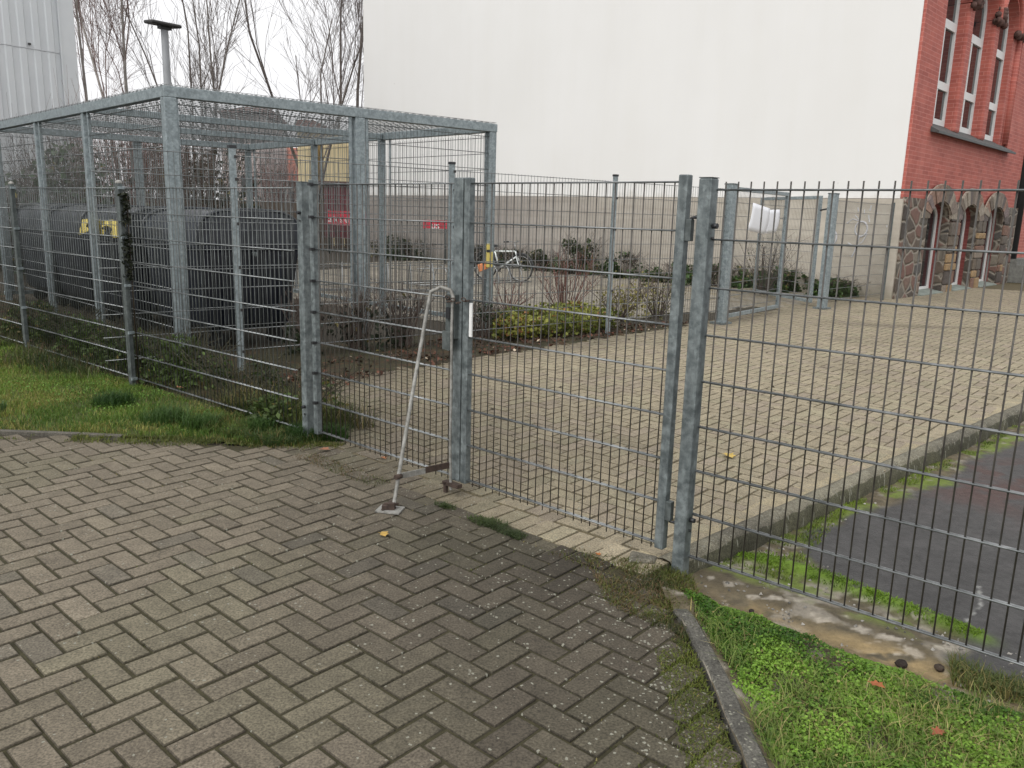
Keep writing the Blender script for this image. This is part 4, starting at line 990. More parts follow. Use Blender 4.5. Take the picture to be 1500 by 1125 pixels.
for k, (px, D, h, lab, bm, sd_, st, sp, dn) in enumerate([
    (150, 30, 11.5, 'slim birch nearest the corrugated hall corner', 'birch', 3, 1, .36, 1.15),
    (178, 34, 12, 'slim birch between the hall corner birch and the dark stemmed birch', 'birch', 14, 1, .34, 1.1),
    (216, 31, 12.5, 'dark stemmed birch left of the lamp mast', 'birch', 5, 1, .36, 1.15),
    (296, 30, 10.5, 'many stemmed bare tree right of the lamp mast', 'bark', 8, 5, .26, .7),
    (450, 33, 10.5, 'small forked bare tree left of the thick trunked one', 'bark', 21, 2, .4, .85),
    (478, 38, 14, 'bare tree with mottled trunk between the forked and the tall straight one', 'bark', 33, 2, .45, .9),
    (520, 35, 15, 'tall straight bare tree with the thickest trunk', 'bark', 44, 1, .5, .95),
    (560, 33, 10, 'bare tree with leaning stems against the white gable edge', 'bark', 52, 3, .5, .8),
]):
    nb += tree('bare_tree', bx(px, D), D, h, 0, lab, sd_, sp, dn, twc='treetwig' if k > 2 else 'birchtwig', baremat=bm, stems=st, maxd=4, rt=.055 if st > 3 else None, droop=.06 if k < 3 else 0)
print('twigs', nb)

# ================================================================== LEAFY THINGS
def leaves(mb, n, posf, size, colf, elong=1.4, up=.3):
    p = posf(n); n = len(p); s_ = size*rng.uniform(.6, 1.3, n)[:, None]
    a = rng.normal(0, 1, (n, 3)); a[:, 2] *= .6; a /= np.linalg.norm(a, axis=1, keepdims=True)
    nr = rng.normal(0, 1, (n, 3)); nr[:, 2] = np.abs(nr[:, 2])+up; nr /= np.linalg.norm(nr, axis=1, keepdims=True)
    a = np.cross(a, nr); a /= np.linalg.norm(a, axis=1, keepdims=True); b = np.cross(nr, a)
    V = np.stack([p-a*s_*elong/2, p+b*s_*.45-a*s_*.1+nr*s_*.08, p+a*s_*elong/2, p-b*s_*.45-a*s_*.1+nr*s_*.08], 1)
    F = np.arange(n*4).reshape(-1, 4); mb.add(V.reshape(-1, 3), F, colf(p), False)
def blades(mb, pos, h, w, colf, lean=.5):
    n = len(pos); h = h*rng.uniform(.45, 1.25, n)[:, None]; az = rng.uniform(0, 2*pi, n); d = np.stack([np.cos(az), np.sin(az), 0*az], 1); s_ = np.stack([-np.sin(az), np.cos(az), 0*az], 1)
    le = (rng.random(n)*lean)[:, None]*h*1.2; w = w*rng.uniform(.6, 1.2, n)[:, None]; up = np.array([0, 0, 1.])
    V = np.stack([pos-s_*w/2, pos+s_*w/2, pos+up*h*.6+d*le*.4+s_*w*.35, pos+up*h*.6+d*le*.4-s_*w*.35, pos+up*h*(1-.3*rng.random((n, 1)))+d*le*1.1], 1)
    k = np.arange(n)*5; c = colf(pos); base = mb.k
    mb.add(V.reshape(-1, 3), np.stack([k, k+1, k+2, k+3], 1), c, False)
    mb.v.append(np.zeros((0, 3))); mb.l.append((np.stack([k+3, k+2, k+4], 1)+base).reshape(-1)); mb.n.append(np.full(n, 3)); mb.c.append(c); mb.sm.append(np.full(n, False)); mb.m.append(np.zeros(n))
def inregion(n, poly, keep=None, zf=None):
    x0, x1 = min(p[0] for p in poly), max(p[0] for p in poly); y0, y1 = min(p[1] for p in poly), max(p[1] for p in poly)
    x = rng.uniform(x0, x1, n); y = rng.uniform(y0, y1, n); k = inpoly(x, y, poly)
    if keep is not None: k &= rng.random(n) < keep(x, y)
    x, y = x[k], y[k]; z = zf(x, y) if zf else 0*x; return np.stack([x, y, z], 1)
def gcol(c0, c1, seed, sc=2., dry=0., dryc=(.2, .17, .06)):
    c0 = np.array(c0); c1 = np.array(c1)
    def f(p):
        t = np.clip((fbm(p[:, 0]*sc, p[:, 1]*sc, seed)-.3)*2.2+rng.normal(0, .18, len(p)), 0, 1)[:, None]; c = c0*(1-t)+c1*t
        if dry:
            m_ = (rng.random(len(p)) < dry*(.3+1.4*sst(.45, .7, fbm(p[:, 0]*1.3, p[:, 1]*1.3, seed+9))))[:, None]; c = np.where(m_, np.array(dryc)*rng.uniform(.7, 1.3, (len(p), 1)), c)
        return np.concatenate([c*rng.uniform(.75, 1.25, (len(p), 1)), np.ones((len(p), 1))], 1)
    return f
# left lawn
lw = [(-6, 5.36), (-3.4, 5.3), (-2.3, 5.24), (-1.75, 5.16), (-1.42, 5.1), (-1.33, 5.25), tuple(AP), apt(3), apt(6)]
g = MB(); hfac = None
ps = inregion(210000, lw, lambda x, y: .35+.65*sst(.35, .6, fbm(x*5, y*5, 3)))
near = ps[:, 1] < 99
blades(g, ps, .042, .0045, gcol((.065, .13, .02), (.19, .28, .045), 5, 1.2, .3, (.26, .24, .07)), .9)
tag(single(g, 'lawn_grass', M['blade'], 'ragged wet green lawn between paving and left mesh fence', 'grass'), kind='stuff')
g = MB()
for (tx, ty, rr_, nn_) in ((-2.5, 5.65, .16, 900), (-2.2, 5.5, .12, 700), (-3.1, 6.1, .15, 700), (-1.75, 5.45, .1, 500), (-3.9, 5.7, .18, 700), (-1.42, 5.33, .12, 800), (-1.2, 5.32, .09, 500)):
    a = rng.uniform(0, 6.28, nn_); r_ = rr_*rng.random(nn_)**.7; blades(g, np.stack([tx+r_*np.cos(a), ty+r_*np.sin(a), 0*a], 1), .11, .005, gcol((.03, .07, .015), (.07, .13, .03), 8), .9)
tag(single(g, 'grass_tufts', M['blade'], 'taller dark grass tufts in the lawn and at the gate post foot', 'grass'), kind='stuff')
g = MB(); ps = inregion(26000, lw, lambda x, y: sst(.5, .62, fbm(x*2.6, y*2.6, 30)))
ps[:, 2] = rng.uniform(.015, .045, len(ps)); leaves(g, 1, lambda n: ps, .013, gcol((.07, .15, .02), (.16, .3, .05), 3), 1.1, .8)
tag(single(g, 'lawn_clover', M['leaf'], 'light green small leaves spread through the left lawn', 'clover'), kind='stuff')
# edge overgrowth: moss and grass along paving edges
strip = [(-3.6, 5.1), (-1.2, 4.95), (-1.1, 5.2), (-3.6, 5.3)]
g = MB(); ps = inregion(22000, strip, lambda x, y: sst(.4, .6, fbm(x*5, y*5, 2))*sst(5.0, 5.2, y)); blades(g, ps, .022, .004, gcol((.07, .09, .02), (.14, .17, .03), 4, 3, .3), 1.2)
gapx = [tuple(G(-4.6, 2.74)[:2]), tuple(G(-1.9, 2.74)[:2]), tuple(G(-1.75, 2.9)[:2]), tuple(G(-4.6, 2.9)[:2])]
ps = inregion(34000, gapx, lambda x, y: sst(.5, .66, fbm(x*3.5, y*3.5, 6))*.9); blades(g, ps, .015, .004, gcol((.06, .07, .02), (.12, .14, .03), 4, 3, .4, (.13, .09, .04)), 1.4)
for (tu, tc, rr_, nn_) in ((-2.62, 2.82, .1, 900), (-2.45, 2.8, .08, 500), (-2.95, 2.83, .06, 250)):
    a = rng.uniform(0, 6.28, nn_); r_ = rr_*1.3*rng.random(nn_)**.9*(.6+.6*vnoise(a*2, a*0, 5)); q = np.array([G(tu+x, tc+y) for x, y in zip(r_*np.cos(a), .5*r_*np.sin(a))]); blades(g, q, .018, .004, gcol((.04, .06, .02), (.08, .11, .03), 8), 2.2)
nearpost = [(.42, 3.0), (.68, 2.75), (.8, 2.95), (.82, 3.3), (.66, 3.46), (.35, 3.5)]
ps = inregion(16000, nearpost, lambda x, y: .75*sst(.35, .6, fbm(x*9, y*9, 2)+.18*sst(.5, .7, x)), lambda x, y: -.01+0*x)
blades(g, ps, .026, .004, gcol((.05, .06, .02), (.13, .15, .03), 4, 5, .5, (.17, .12, .06)), 1.3)
mo = [(.5, .9), (.69, .9), (.685, 2.9), (.55, 2.9)]
ps = inregion(20000, mo, lambda x, y: .8*sst(.47, .62, fbm(x*5, y*3.5, 12)+.1*sst(.55, .68, x)), lambda x, y: -.004+0*x)
blades(g, ps, .012, .0045, gcol((.06, .075, .02), (.13, .16, .025), 4, 5, .3), 1.3)
tag(single(g, 'edge_weeds', M['blade'], 'low weeds and moss creeping over the paving edges and the gate gap', 'weeds'), kind='stuff')
# moss in joints of front paving
g = MB(); ps = inregion(60000, [(-3.8, 1.2), (.62, 1.2), (.62, 3.2), (-1.2, 5.0), (-3.8, 5.1)], lambda x, y: sst(.56, .72, fbm(x*2.1, y*2.1, 55)+.1*sst(-.3, .6, x)))
u_, c_ = uc(ps[:, 0], ps[:, 1]); fu_ = np.abs(((u_+2.933)/.1045+.5) % 1-.5); fc_ = np.abs(((c_-1.524)/.1045+.5) % 1-.5); k = np.minimum(fu_, fc_) < .035; ps = ps[k]; ps[:, 2] = -.006
blades(g, ps, .007, .005, gcol((.055, .065, .02), (.1, .12, .025), 4, 5, .3), 1.5)
tag(single(g, 'joint_moss', M['blade'], 'thin moss growing in joints of the herringbone paving', 'moss'), kind='stuff')
# right lush patch: chickweed-like leaves
def rz_(x, y): return tz(x, y)[0]
gp_ = [(.78, 1.0), (.775, 2.6), (.74, 2.95), (.72, 3.2), (.83, 3.24), (1.05, 3.03), (1.25, 2.82), (1.5, 2.62), (1.75, 2.36), (2.3, 1.9), (2.6, 1.0)]
g = MB()
def edgefade(x, y): 
    e_ = pdist(x, y, gp_+[gp_[0]]); return sst(0, .05, e_+.06*(fbm(x*14, y*14, 3)-.5))*(.35+.65*sst(.3, .55, fbm(x*6, y*6, 77)))
ps = inregion(190000, gp_, edgefade, rz_)
hgt_ = .008+.05*fbm(ps[:, 0]*7, ps[:, 1]*7, 20)**1.3*sst(0, .12, pdist(ps[:, 0], ps[:, 1], gp_+[gp_[0]])); ps[:, 2] += hgt_*(.35+.9*rng.random(len(ps))**.6)
dryz = lambda p: p
leaves(g, 1, lambda n: ps, .0105, gcol((.045, .11, .012), (.22, .37, .05), 6, 5., .05, (.25, .22, .08)), 1.15, .7)
tag(single(g, 'chickweed_patch', M['leaf'], 'bright green small leaved weeds in the wedge right of the edging kerb', 'weeds'), kind='stuff')
g = MB(); ps = inregion(42000, gp_, lambda x, y: sst(.4, .62, fbm(x*2.5, y*2.5, 60)+.3*sst(2.7, 1.9, y)-.05), rz_)
blades(g, ps, .06, .0038, gcol((.06, .11, .02), (.19, .25, .06), 15, 2, .32, (.36, .31, .13)), 1.3)
tag(single(g, 'verge_grass', M['blade'], 'thin grass blades mixed into the bright green wedge', 'grass'), kind='stuff')
g = MB(); sp_ = [(1.0, 3.7), (1.3, 3.45), (1.45, 3.7), (2.0, 4.5), (3.0, 5.3), (4.3, 6.6), (4.1, 6.75), (2.5, 5.2), (1.0, 3.8)]
ps = inregion(110000, sp_, lambda x, y: sst(.4, .56, fbm(x*4, y*4, 15)), rz_); blades(g, ps, .02, .004, gcol((.07, .11, .015), (.2, .28, .03), 15, 2, .25, (.2, .18, .07)), 1.3)
ps = inregion(30000, [(1.1, 3.8), (1.5, 3.35), (1.85, 2.95), (2.0, 3.05), (1.7, 3.45), (1.3, 3.85)], lambda x, y: np.exp(-(pdist(x, y, [(1.15, 3.78), (1.35, 3.66), (1.58, 3.42), (1.75, 3.2), (1.92, 3.0)])/.04)**2)*sst(.3, .5, fbm(x*10, y*10, 3)), lambda x, y: rz_(x, y)+.008)
blades(g, ps, .014, .006, gcol((.09, .16, .015), (.2, .32, .03), 15, 8), 1.2)
ps = inregion(9000, [(1.68, 2.78), (2.0, 2.5), (2.2, 2.2), (1.6, 2.6)], None, rz_); blades(g, ps, .05, .004, gcol((.06, .09, .02), (.14, .17, .05), 15, 2, .3), 1.2)
tag(single(g, 'mossy_weeds', M['blade'], 'mossy weeds along kerb foot and broken edge of the asphalt', 'weeds'), kind='stuff')

# weeds under the left fence, ivy around the cage
def bush(name, x, y, rx, ry, h, n, size, c0, c1, label, cat='shrub', group=None, twn=60, twc='twig', z0=0, dens=.0, base='leaf', stemh=None, seed=1, ang=0):
    root = empty(name, (x, y, 0), label, cat, group)
    g = MB(); a = rng.uniform(0, 2*pi, twn); k_ = rng.uniform(.2, 1, twn); p0 = np.stack([x+rx*.3*np.cos(a)*k_, y+ry*.3*np.sin(a)*k_, 0*a+z0], 1)
    m_ = p0+np.stack([rx*.35*np.cos(a)*k_, ry*.35*np.sin(a)*k_, (stemh or h)*rng.uniform(.4, .6, twn)], 1); p1 = m_+np.stack([rx*.4*np.cos(a)*k_+rng.normal(0, .05, twn), ry*.4*np.sin(a)*k_+rng.normal(0, .05, twn), (stemh or h)*rng.uniform(.25, .5, twn)], 1)
    tubes(g, p0, m_, .006, 4, r1=.0045, caps=False); tubes(g, m_, p1, .0045, 4, r1=.003, caps=False)
    for _ in range(3):
        i = rng.integers(0, twn, twn*2); t = rng.random((twn*2, 1)); s_ = m_[i]*(1-t)+p1[i]*t; e_ = s_+rng.normal(0, 1, (twn*2, 3))*np.array([rx, ry, h])*.16+np.array([0, 0, h*.08]); tubes(g, s_, e_, .003, 3, r1=.002, caps=False)
    g.build('stems', M[twc], root)
    if n:
        def pf(_):
            q = rng.normal(0, 1, (n*2, 3)); q /= np.linalg.norm(q, axis=1, keepdims=True); q *= rng.random((n*2, 1))**.45
            q[:, 2] = np.abs(q[:, 2]); P_ = np.stack([x+(q[:, 0]*rx), y+q[:, 1]*ry, z0+q[:, 2]*h], 1)
            kk = fbm(P_[:, 0]*3+P_[:, 2]*2, P_[:, 1]*3+P_[:, 2]*2.7, seed) > .47; return P_[kk][:n]
        g = MB(); leaves(g, n, pf, size, gcol(c0, c1, seed, 3., .06), 1.4, .2); g.build('foliage', M['leaf'], root)
    return root
DG, MG = (.02, .035, .014), (.06, .09, .03)
for i, (t, o_) in enumerate([(.4, .25), (1.2, .3), (2.1, .35), (2.9, .35), (3.5, .45), (4.2, .4), (5.0, .5), (5.8, .5)]):
    p = AP+AD*t+np.array([.55, .75])*o_
    bush('weed_clump', p[0], p[1], .42, .3, .35+.12*random.random(), 1500, .032, (.03, .045, .015), (.1, .15, .04), ['scrubby weeds tangled behind the mesh by the gate post', 'low scrub weeds behind the mesh just left of the gate post', 'brown weeds below the thick cage corner post', 'brown weeds beside the ivy covered fence post', 'weeds between the ivy covered post and the next cage post', 'dry weeds below the second cage post of the left side', 'weeds nearest the far left fence post', 'weeds at the left edge behind the far left fence post'][i], 'weeds', 'weeds under the left fence', 26, 'weedstem', seed=i)
g = MB(); ps = inregion(70000, [apt(.0), apt(3), apt(7), tuple(np.array(apt(7))+[.9, 1.0]), tuple(np.array(apt(3))+[.7, .8]), tuple(np.array(apt(0))+[.3, .4])], lambda x, y: .5*sst(.3, .6, fbm(x*5, y*5, 3)))
blades(g, ps[:16000], .12, .006, gcol((.03, .04, .015), (.1, .11, .04), 15, 2, .45, (.17, .13, .07)), 1.)
ps2 = ps[16000:26000].copy(); ps2[:, 2] = rng.uniform(.01, .2, len(ps2)); leaves(g, 1, lambda n: ps2, .035, gcol((.02, .035, .012), (.07, .085, .03), 3, 2, .25, (.12, .06, .03)), 1.2, .4)
tag(single(g, 'fence_undergrowth', M['blade'], 'matted dark undergrowth under the left mesh fence', 'undergrowth'), kind='stuff')
g = MB(); tg_ = [tuple(np.array(apt(0))+[-.02, .06]), apt(1.1), tuple(np.array(apt(1.1))+[.3, .35]), tuple(np.array(apt(0))+[.45, .3])]
ps = inregion(9000, tg_, None); ps = ps[:2600]; blades(g, ps, .2, .006, gcol((.04, .055, .02), (.12, .14, .04), 15, 2, .35, (.2, .16, .07)), 1.1)
ps = inregion(30000, [tuple(np.array(apt(0))+[-.1, -.28]), tuple(np.array(apt(0))+[.2, -.1]), tuple(np.array(apt(0))+[.1, .1]), apt(.8), tuple(np.array(apt(.8))+[-.3, -.35])], lambda x, y: sst(.3, .6, fbm(x*6, y*6, 4))); blades(g, ps[:3500], .07, .005, gcol((.04, .07, .02), (.1, .14, .03), 15, 2, .3, (.2, .15, .06)), 1.2)
tag(single(g, 'tall_grass', M['blade'], 'long loose grass around the left gate post foot', 'grass'), kind='stuff')
g = MB(); ps = inregion(900, [tuple(G(-5.9, 3.6)[:2]), tuple(G(-2, 3.3)[:2]), tuple(G(-2, 8)[:2]), tuple(G(-6, 11)[:2])], lambda x, y: np.clip(.25*sst(.5, .65, fbm(x*2, y*2, 3))+.5*sst(-5.2, -6., uc(x, y)[0]), 0, 1)); ps[:, 2] = .006
leaves(g, 1, lambda n: ps, .03, lambda p: np.concatenate([rng.uniform(.02, .07, (len(p), 1))*np.array([[1.2, .9, .6]]), np.ones((len(p), 1))], 1), 1.1, 2.5)
tag(single(g, 'yard_debris', M['litter'], 'small dark dirt and leaf crumbs scattered on the courtyard paving', 'debris'), kind='stuff')
# tall weeds on the grass side of left fence
g = MB(); ps = inregion(60000, [apt(2.6), apt(6.5), tuple(np.array(apt(6.5))-[.35, .45]), tuple(np.array(apt(3))-[.3, .4])], lambda x, y: .3*sst(.3, .6, fbm(x*4, y*4, 6)))
blades(g, ps[:7000], .15, .006, gcol((.03, .045, .015), (.1, .12, .04), 15, 2, .4, (.15, .11, .06)), 1.)
ps2 = ps[7000:12000].copy(); ps2[:, 2] = rng.uniform(.01, .22, len(ps2)); leaves(g, 1, lambda n: ps2, .03, gcol((.03, .05, .015), (.09, .11, .03), 3, 2, .2, (.14, .06, .03)), 1.2, .4)
tag(single(g, 'bramble_strip', M['blade'], 'dark brambles along the grass side of the left fence', 'brambles'), kind='stuff')
# ivy on fence post
g = MB(); pI = AP+AD*2.40-np.array([-.03, .06])
zs = rng.uniform(.9, 1.62, 420); q = np.stack([pI[0]+rng.normal(.018, .018, 420), pI[1]+rng.normal(0, .02, 420), zs], 1); q = q[(fbm(zs*6, zs*0, 3) > .35)]
leaves(g, 1, lambda n: q, .035, gcol((.012, .016, .01), (.035, .04, .02), 3), 1.1, .1); tubes(g, [(pI[0]+.03, pI[1], 0)], [(pI[0]+.035, pI[1], 1.6)], .006, 5, col=(.04, .03, .02, 1))
single(g, 'climbing_ivy', M['leaf'], 'dark ivy climbing the capped left fence post near the cage corner', 'ivy', loc=(pI[0], pI[1], 0))
# bare ivy and bed plants in front of the cage
for i, (u, v, s_, lab) in enumerate([(1.75, -.45, .3, 'dark leafed climber at the foot of the middle cage post'), (2.3, -.5, .35, 'dark climber right of the middle cage post'), (1.2, -.4, .3, 'dark climber between bins and middle cage post')]):
    p = CG(u, v); bush('dark_shrub', p[0], p[1], s_, .2, .65, 170, .05, (.012, .015, .01), (.03, .04, .02), lab, 'shrub', 'dark climbers before the cage front', 40, seed=40+i)
p = CG(3.6, -.35); bush('dark_shrub', p[0], p[1], .45, .3, .45, 500, .035, (.02, .035, .012), (.06, .1, .03), 'low green shrub at the right corner post of the cage', 'shrub', None, 40, seed=50)
g = MB(); bed = [(-.25, 9.75), (.55, 10.2), (1.1, 10.75), (1.5, 11.3), (.9, 12.3), (-.1, 11.6), (-.3, 10.9)]
ps = inregion(9000, bed, lambda x, y: sst(.25, .5, fbm(x*4, y*4, 3)+.1)); ps[:, 2] = rng.uniform(.03, .3, len(ps))*(.6+.6*fbm(ps[:, 0]*3, ps[:, 1]*3, 8))
leaves(g, 1, lambda n: ps, .055, gcol((.1, .13, .025), (.33, .33, .07), 3, 3, .14, (.3, .14, .05)), 1.2, .8)
single(g, 'yellow_ground_cover', M['leaf'], 'yellow green leafy ground cover behind the fence right of the cage', 'plants', kind='stuff')
# reddish bare shrub and dry shrubs
def bareshrub(x, y, h, n, label, mt, w=.5, lf=0, seed=1, lc=((.15, .15, .04), (.3, .26, .08))):
    root = empty('bare_shrub', (x, y, 0), label, 'shrub', None); g = MB(); A_, B_, ra, rb = [], [], [], []
    rd = random.Random(seed); tips = []
    for k in range(n):
        a = rd.random()*6.28; l = rd.uniform(.5, 1)*h; o_ = rd.random()*w; p0 = np.array([x+.06*cos(a), y+.06*sin(a), 0]); p1 = p0+np.array([o_*.35*cos(a), o_*.35*sin(a), l*.45]); p2 = p1+np.array([o_*.5*cos(a+.3), o_*.5*sin(a+.3), l*.5])
        for s_, e_, r0, r1 in ((p0, p1, .008, .006), (p1, p2, .006, .003)): A_.append(s_); B_.append(e_); ra.append(r0); rb.append(r1)
        for j in range(4):
            t = rd.random(); s_ = p1+(p2-p1)*t; e_ = s_+np.array([rd.gauss(0, .1), rd.gauss(0, .1), rd.uniform(.08, .25)])*h; A_.append(s_); B_.append(e_); ra.append(.004); rb.append(.002); tips.append(e_)
    tubes(g, A_, B_, ra, 4, r1=rb, caps=False); g.build('stems', M[mt], root)
    if lf:
        T_ = np.array(tips); i = rng.integers(0, len(T_), lf); P_ = T_[i]+rng.normal(0, .07, (lf, 3)); P_[:, 2] = np.abs(P_[:, 2]-rng.random(lf)*h*.6)
        g = MB(); leaves(g, 1, lambda n: P_, .04, gcol(lc[0], lc[1], 3, 3, .2), 1.3, .2); g.build('foliage', M['leaf'], root)
bareshrub(.78, 12.4, 1.05, 34, 'fan of bare reddish twigs behind the yellow ground cover', 'twigred', .75, 0, 3)
bareshrub(1.6, 12.3, .6, 26, 'dry yellow brown shrub right of the reddish twigs', 'twig', .7, 500, 4)
bareshrub(2.3, 12.9, .75, 26, 'dry shrub between fence post and small gate', 'twig', .7, 300, 5, ((.1, .11, .04), (.2, .18, .08)))
bareshrub(-.1, 13.2, .5, 16, 'small dry shrub behind the cage right corner', 'twigred', .5, 0, 6)
bareshrub(5.4, 17.6, 1.3, 30, 'tall bare shrub against the plinth behind the small gate', 'twig', .9, 120, 7, ((.05, .06, .02), (.12, .12, .05)))
# hedge plants at plinth foot
pw_c = lambda s_, o_: (8.07+cos(R(137.6))*s_-sin(R(137.6))*o_*-1*-1, 17.35+sin(R(137.6))*s_)
WDv = np.array([cos(R(137.6)), sin(R(137.6))]); WNv = np.array([-WDv[1], WDv[0]])*1.0   # towards the camera side
WNv = WNv if WNv[1] < 0 else -WNv
for i, (s_, o_, rx, h, nn_, c1, lab) in enumerate([
    (1.0, .45, .8, .4, 1300, (.07, .13, .03), 'low green plant at the plinth next to the stone corner'),
    (2.3, .5, .9, .55, 1700, (.07, .14, .03), 'green plant at the plinth behind the far small gate post'),
    (3.7, .5, .9, .55, 1700, (.08, .16, .035), 'grassy green plant at the plinth behind the open gate leaf'),
    (5.0, .5, .9, .5, 1400, (.07, .13, .03), 'green plant at the plinth behind the near gate leaf'),
    (6.6, .5, .6, .7, 700, (.05, .09, .025), 'green plant at the plinth seen past the tall gate posts'),
    (8.0, .6, .8, 1.05, 1100, (.06, .09, .03), 'highest hedge shrub before the plinth, right of the fence post'),
    (9.4, .5, .7, .6, 700, (.05, .08, .025), 'hedge shrub before the plinth just left of the fence post'),
    (10.6, .5, .8, .62, 800, (.04, .06, .02), 'dark hedge plant midway between bicycle and fence post'),
    (11.9, .45, .8, .66, 900, (.035, .05, .02), 'dark hedge plant just right of the white bicycle'),
    (16.2, .5, .9, .8, 800, (.04, .07, .02), 'dark hedge plant at the far end of the plinth'),
    (15.0, .6, .8, .7, 700, (.05, .07, .03), 'hedge plant near the second red sign')]):
    p = np.array([8.07, 17.35])+WDv*s_+WNv*(o_+.1); bush('hedge_plant', p[0], p[1], rx, .35, h, nn_, .07, tuple(x*.4 for x in c1), c1, lab, 'plant', 'plants along the foot of the white wall', 40, seed=60+i)

# background thicket beyond the cage
for i, (px, D, rx, h, nn_, c1, lab, tc) in enumerate([
    (20, 19, 1.3, 2.2, 900, (.09, .12, .07), 'grey green bush before the corrugated hall at the left edge', 'twig'),
    (110, 18, 1.3, 2.9, 1300, (.11, .15, .09), 'grey green bush before the corner of the corrugated hall', 'twig'),
    (200, 21, 1.7, 3.6, 500, (.12, .1, .06), 'brown twiggy thicket right of the hall corner', 'twigred'),
    (300, 24, 2.2, 3.9, 1700, (.035, .05, .025), 'dark evergreen bush seen left of the tall capped fence post', 'twig'),
    (265, 19, 1.5, 3.1, 300, (.1, .09, .06), 'pale brown twiggy bush behind the containers', 'twig'),
    (405, 42, 2.0, 4.0, 300, (.12, .11, .07), 'reddish brown thicket before the tiled house', 'twigred'),
]):
    x = bx(px, D); bush('thicket_bush', x, D, rx, 1.2, h, nn_, .12, tuple(x_*.5 for x_ in c1), c1, lab, 'bush', 'bushes beyond the cage', 200 if tc == 'twigred' else 150, tc, seed=90+i)
# leaf litter stuff
g = MB()
ps = inregion(26000, [tuple(G(-5.6, 3.6)[:2]), tuple(G(-6.0, 5.2)[:2]), tuple(G(-6.0, 8.5)[:2]), tuple(G(-6.05, 11.5)[:2]), tuple(G(-6.5, 10)[:2]), tuple(G(-7.2, 7)[:2]), tuple(G(-6.6, 3.9)[:2])], lambda x, y: .55*sst(.3, .6, fbm(x*4, y*4, 3))); ps[:, 2] = .012+rng.random(len(ps))*.02
def lc_(p): 
    t = rng.random((len(p), 1)); c = np.where(t < .5, np.array([[.09, .04, .025]]), np.array([[.05, .035, .022]])); c = np.where(t > .93, np.array([[.33, .27, .2]]), c); return np.concatenate([c*rng.uniform(.6, 1.4, (len(p), 1)), np.ones((len(p), 1))], 1)
leaves(g, 1, lambda n: ps, .04, lc_, 1.2, 1.)
tag(single(g, 'leaf_litter', M['litter'], 'reddish brown leaf litter on the soil strip beside the yard paving', 'leaf litter'), kind='stuff')
# scattered crumbs and grit on the right terrain and near gate
g = MB(); N_ = 2600
ps = inregion(N_*5, [(.85, 3.25), (1.9, 2.3), (2.2, 2.6), (1.5, 3.9), (4.2, 6.6), (4.0, 6.7), (.95, 3.75)], lambda x, y: .5*sst(.4, .6, fbm(x*6, y*6, 23)), rz_)[:N_]
s_ = rng.uniform(.002, .009, (len(ps), 1, 1)); q = rng.normal(0, 1, (len(ps), 6, 3)); base6 = np.array([[1, 0, 0], [-1, 0, 0], [0, 1, 0], [0, -1, 0], [0, 0, 1], [0, 0, -1]]); V = ps[:, None]+(base6[None]+q*.25)*s_+np.array([0, 0, .002])
tri = np.array([[0, 2, 4], [2, 1, 4], [1, 3, 4], [3, 0, 4], [2, 0, 5], [1, 2, 5], [3, 1, 5], [0, 3, 5]]); F = (tri[None]+(np.arange(len(ps))*6)[:, None, None]).reshape(-1, 3)
cc = rng.uniform(.1, .42, (len(ps), 1))*np.array([[1, .95, .85]]); cc = np.concatenate([cc, np.ones((len(ps), 1))], 1); g.add(V.reshape(-1, 3), F, np.repeat(cc, 8, 0))
tag(single(g, 'gravel_grit', M['stone'], 'loose pale grit on the broken ground behind the right fence', 'grit'), kind='stuff')
# fallen leaves, counted
def fleaf(x, y, z, s_, c, lab, rz):
    V = []; pr_ = [(0, -1), (.35, -.55), (.8, -.5), (.55, -.1), (.95, .3), (.4, .35), (0, 1), (-.4, .35), (-.95, .3), (-.55, -.1), (-.8, -.5), (-.35, -.55)]
    V = [(0, 0, .1)]+[(a*.8, b, .25*abs(a)+.15*random.random()) for a, b in pr_]
    V = [(x+s_*(a*cos(rz)-b*sin(rz)), y+s_*(a*sin(rz)+b*cos(rz)), z+s_*c_) for a, b, c_ in V]
    g = MB(); g.add(V, [(0, i+1, (i+1) % 12+1) for i in range(12)], c+(1,), True); single(g, 'fallen_leaf', M['litter'], lab, 'leaf', 'fallen leaves', loc=(x, y, z))
for a in [(-.60, 3.66, .006, .035, (.4, .26, .07), 'yellow leaf on the paving just in front of the stay foot plate', .4), (-1.86, 5.98, .05, .05, (.5, .22, .1), 'orange leaf lying in the lawn below the mesh fence', 1.), (-2.75, 6.5, .06, .04, (.45, .2, .12), 'small orange leaf by the ivy covered fence post', 2.),
          (1.45, 5.15, .006, .06, (.42, .3, .08), 'yellow brown leaf on the courtyard paving near the kerb', .2), (1.25, 2.45, .02, .03, (.3, .1, .04), 'rusty leaf in the green wedge', .9), (1.33, 2.2, .02, .028, (.25, .08, .04), 'rust brown leaf lower in the green wedge', 2.), (.98, 2.2, .0, .02, (.2, .12, .05), 'small brown leaf in the green wedge near the edging kerb', 2.2),
          (.42, 3.5, .004, .02, (.34, .13, .04), 'tiny orange leaf at the corner of the gate paving strip', .5), (-.8, 4.9, .004, .03, (.3, .13, .06), 'brown leaf heap piece at the left gate post foot', .7), (-1.2, 5.02, .01, .04, (.26, .12, .07), 'reddish leaf beside the left gate post', 1.7)]: fleaf(*a)
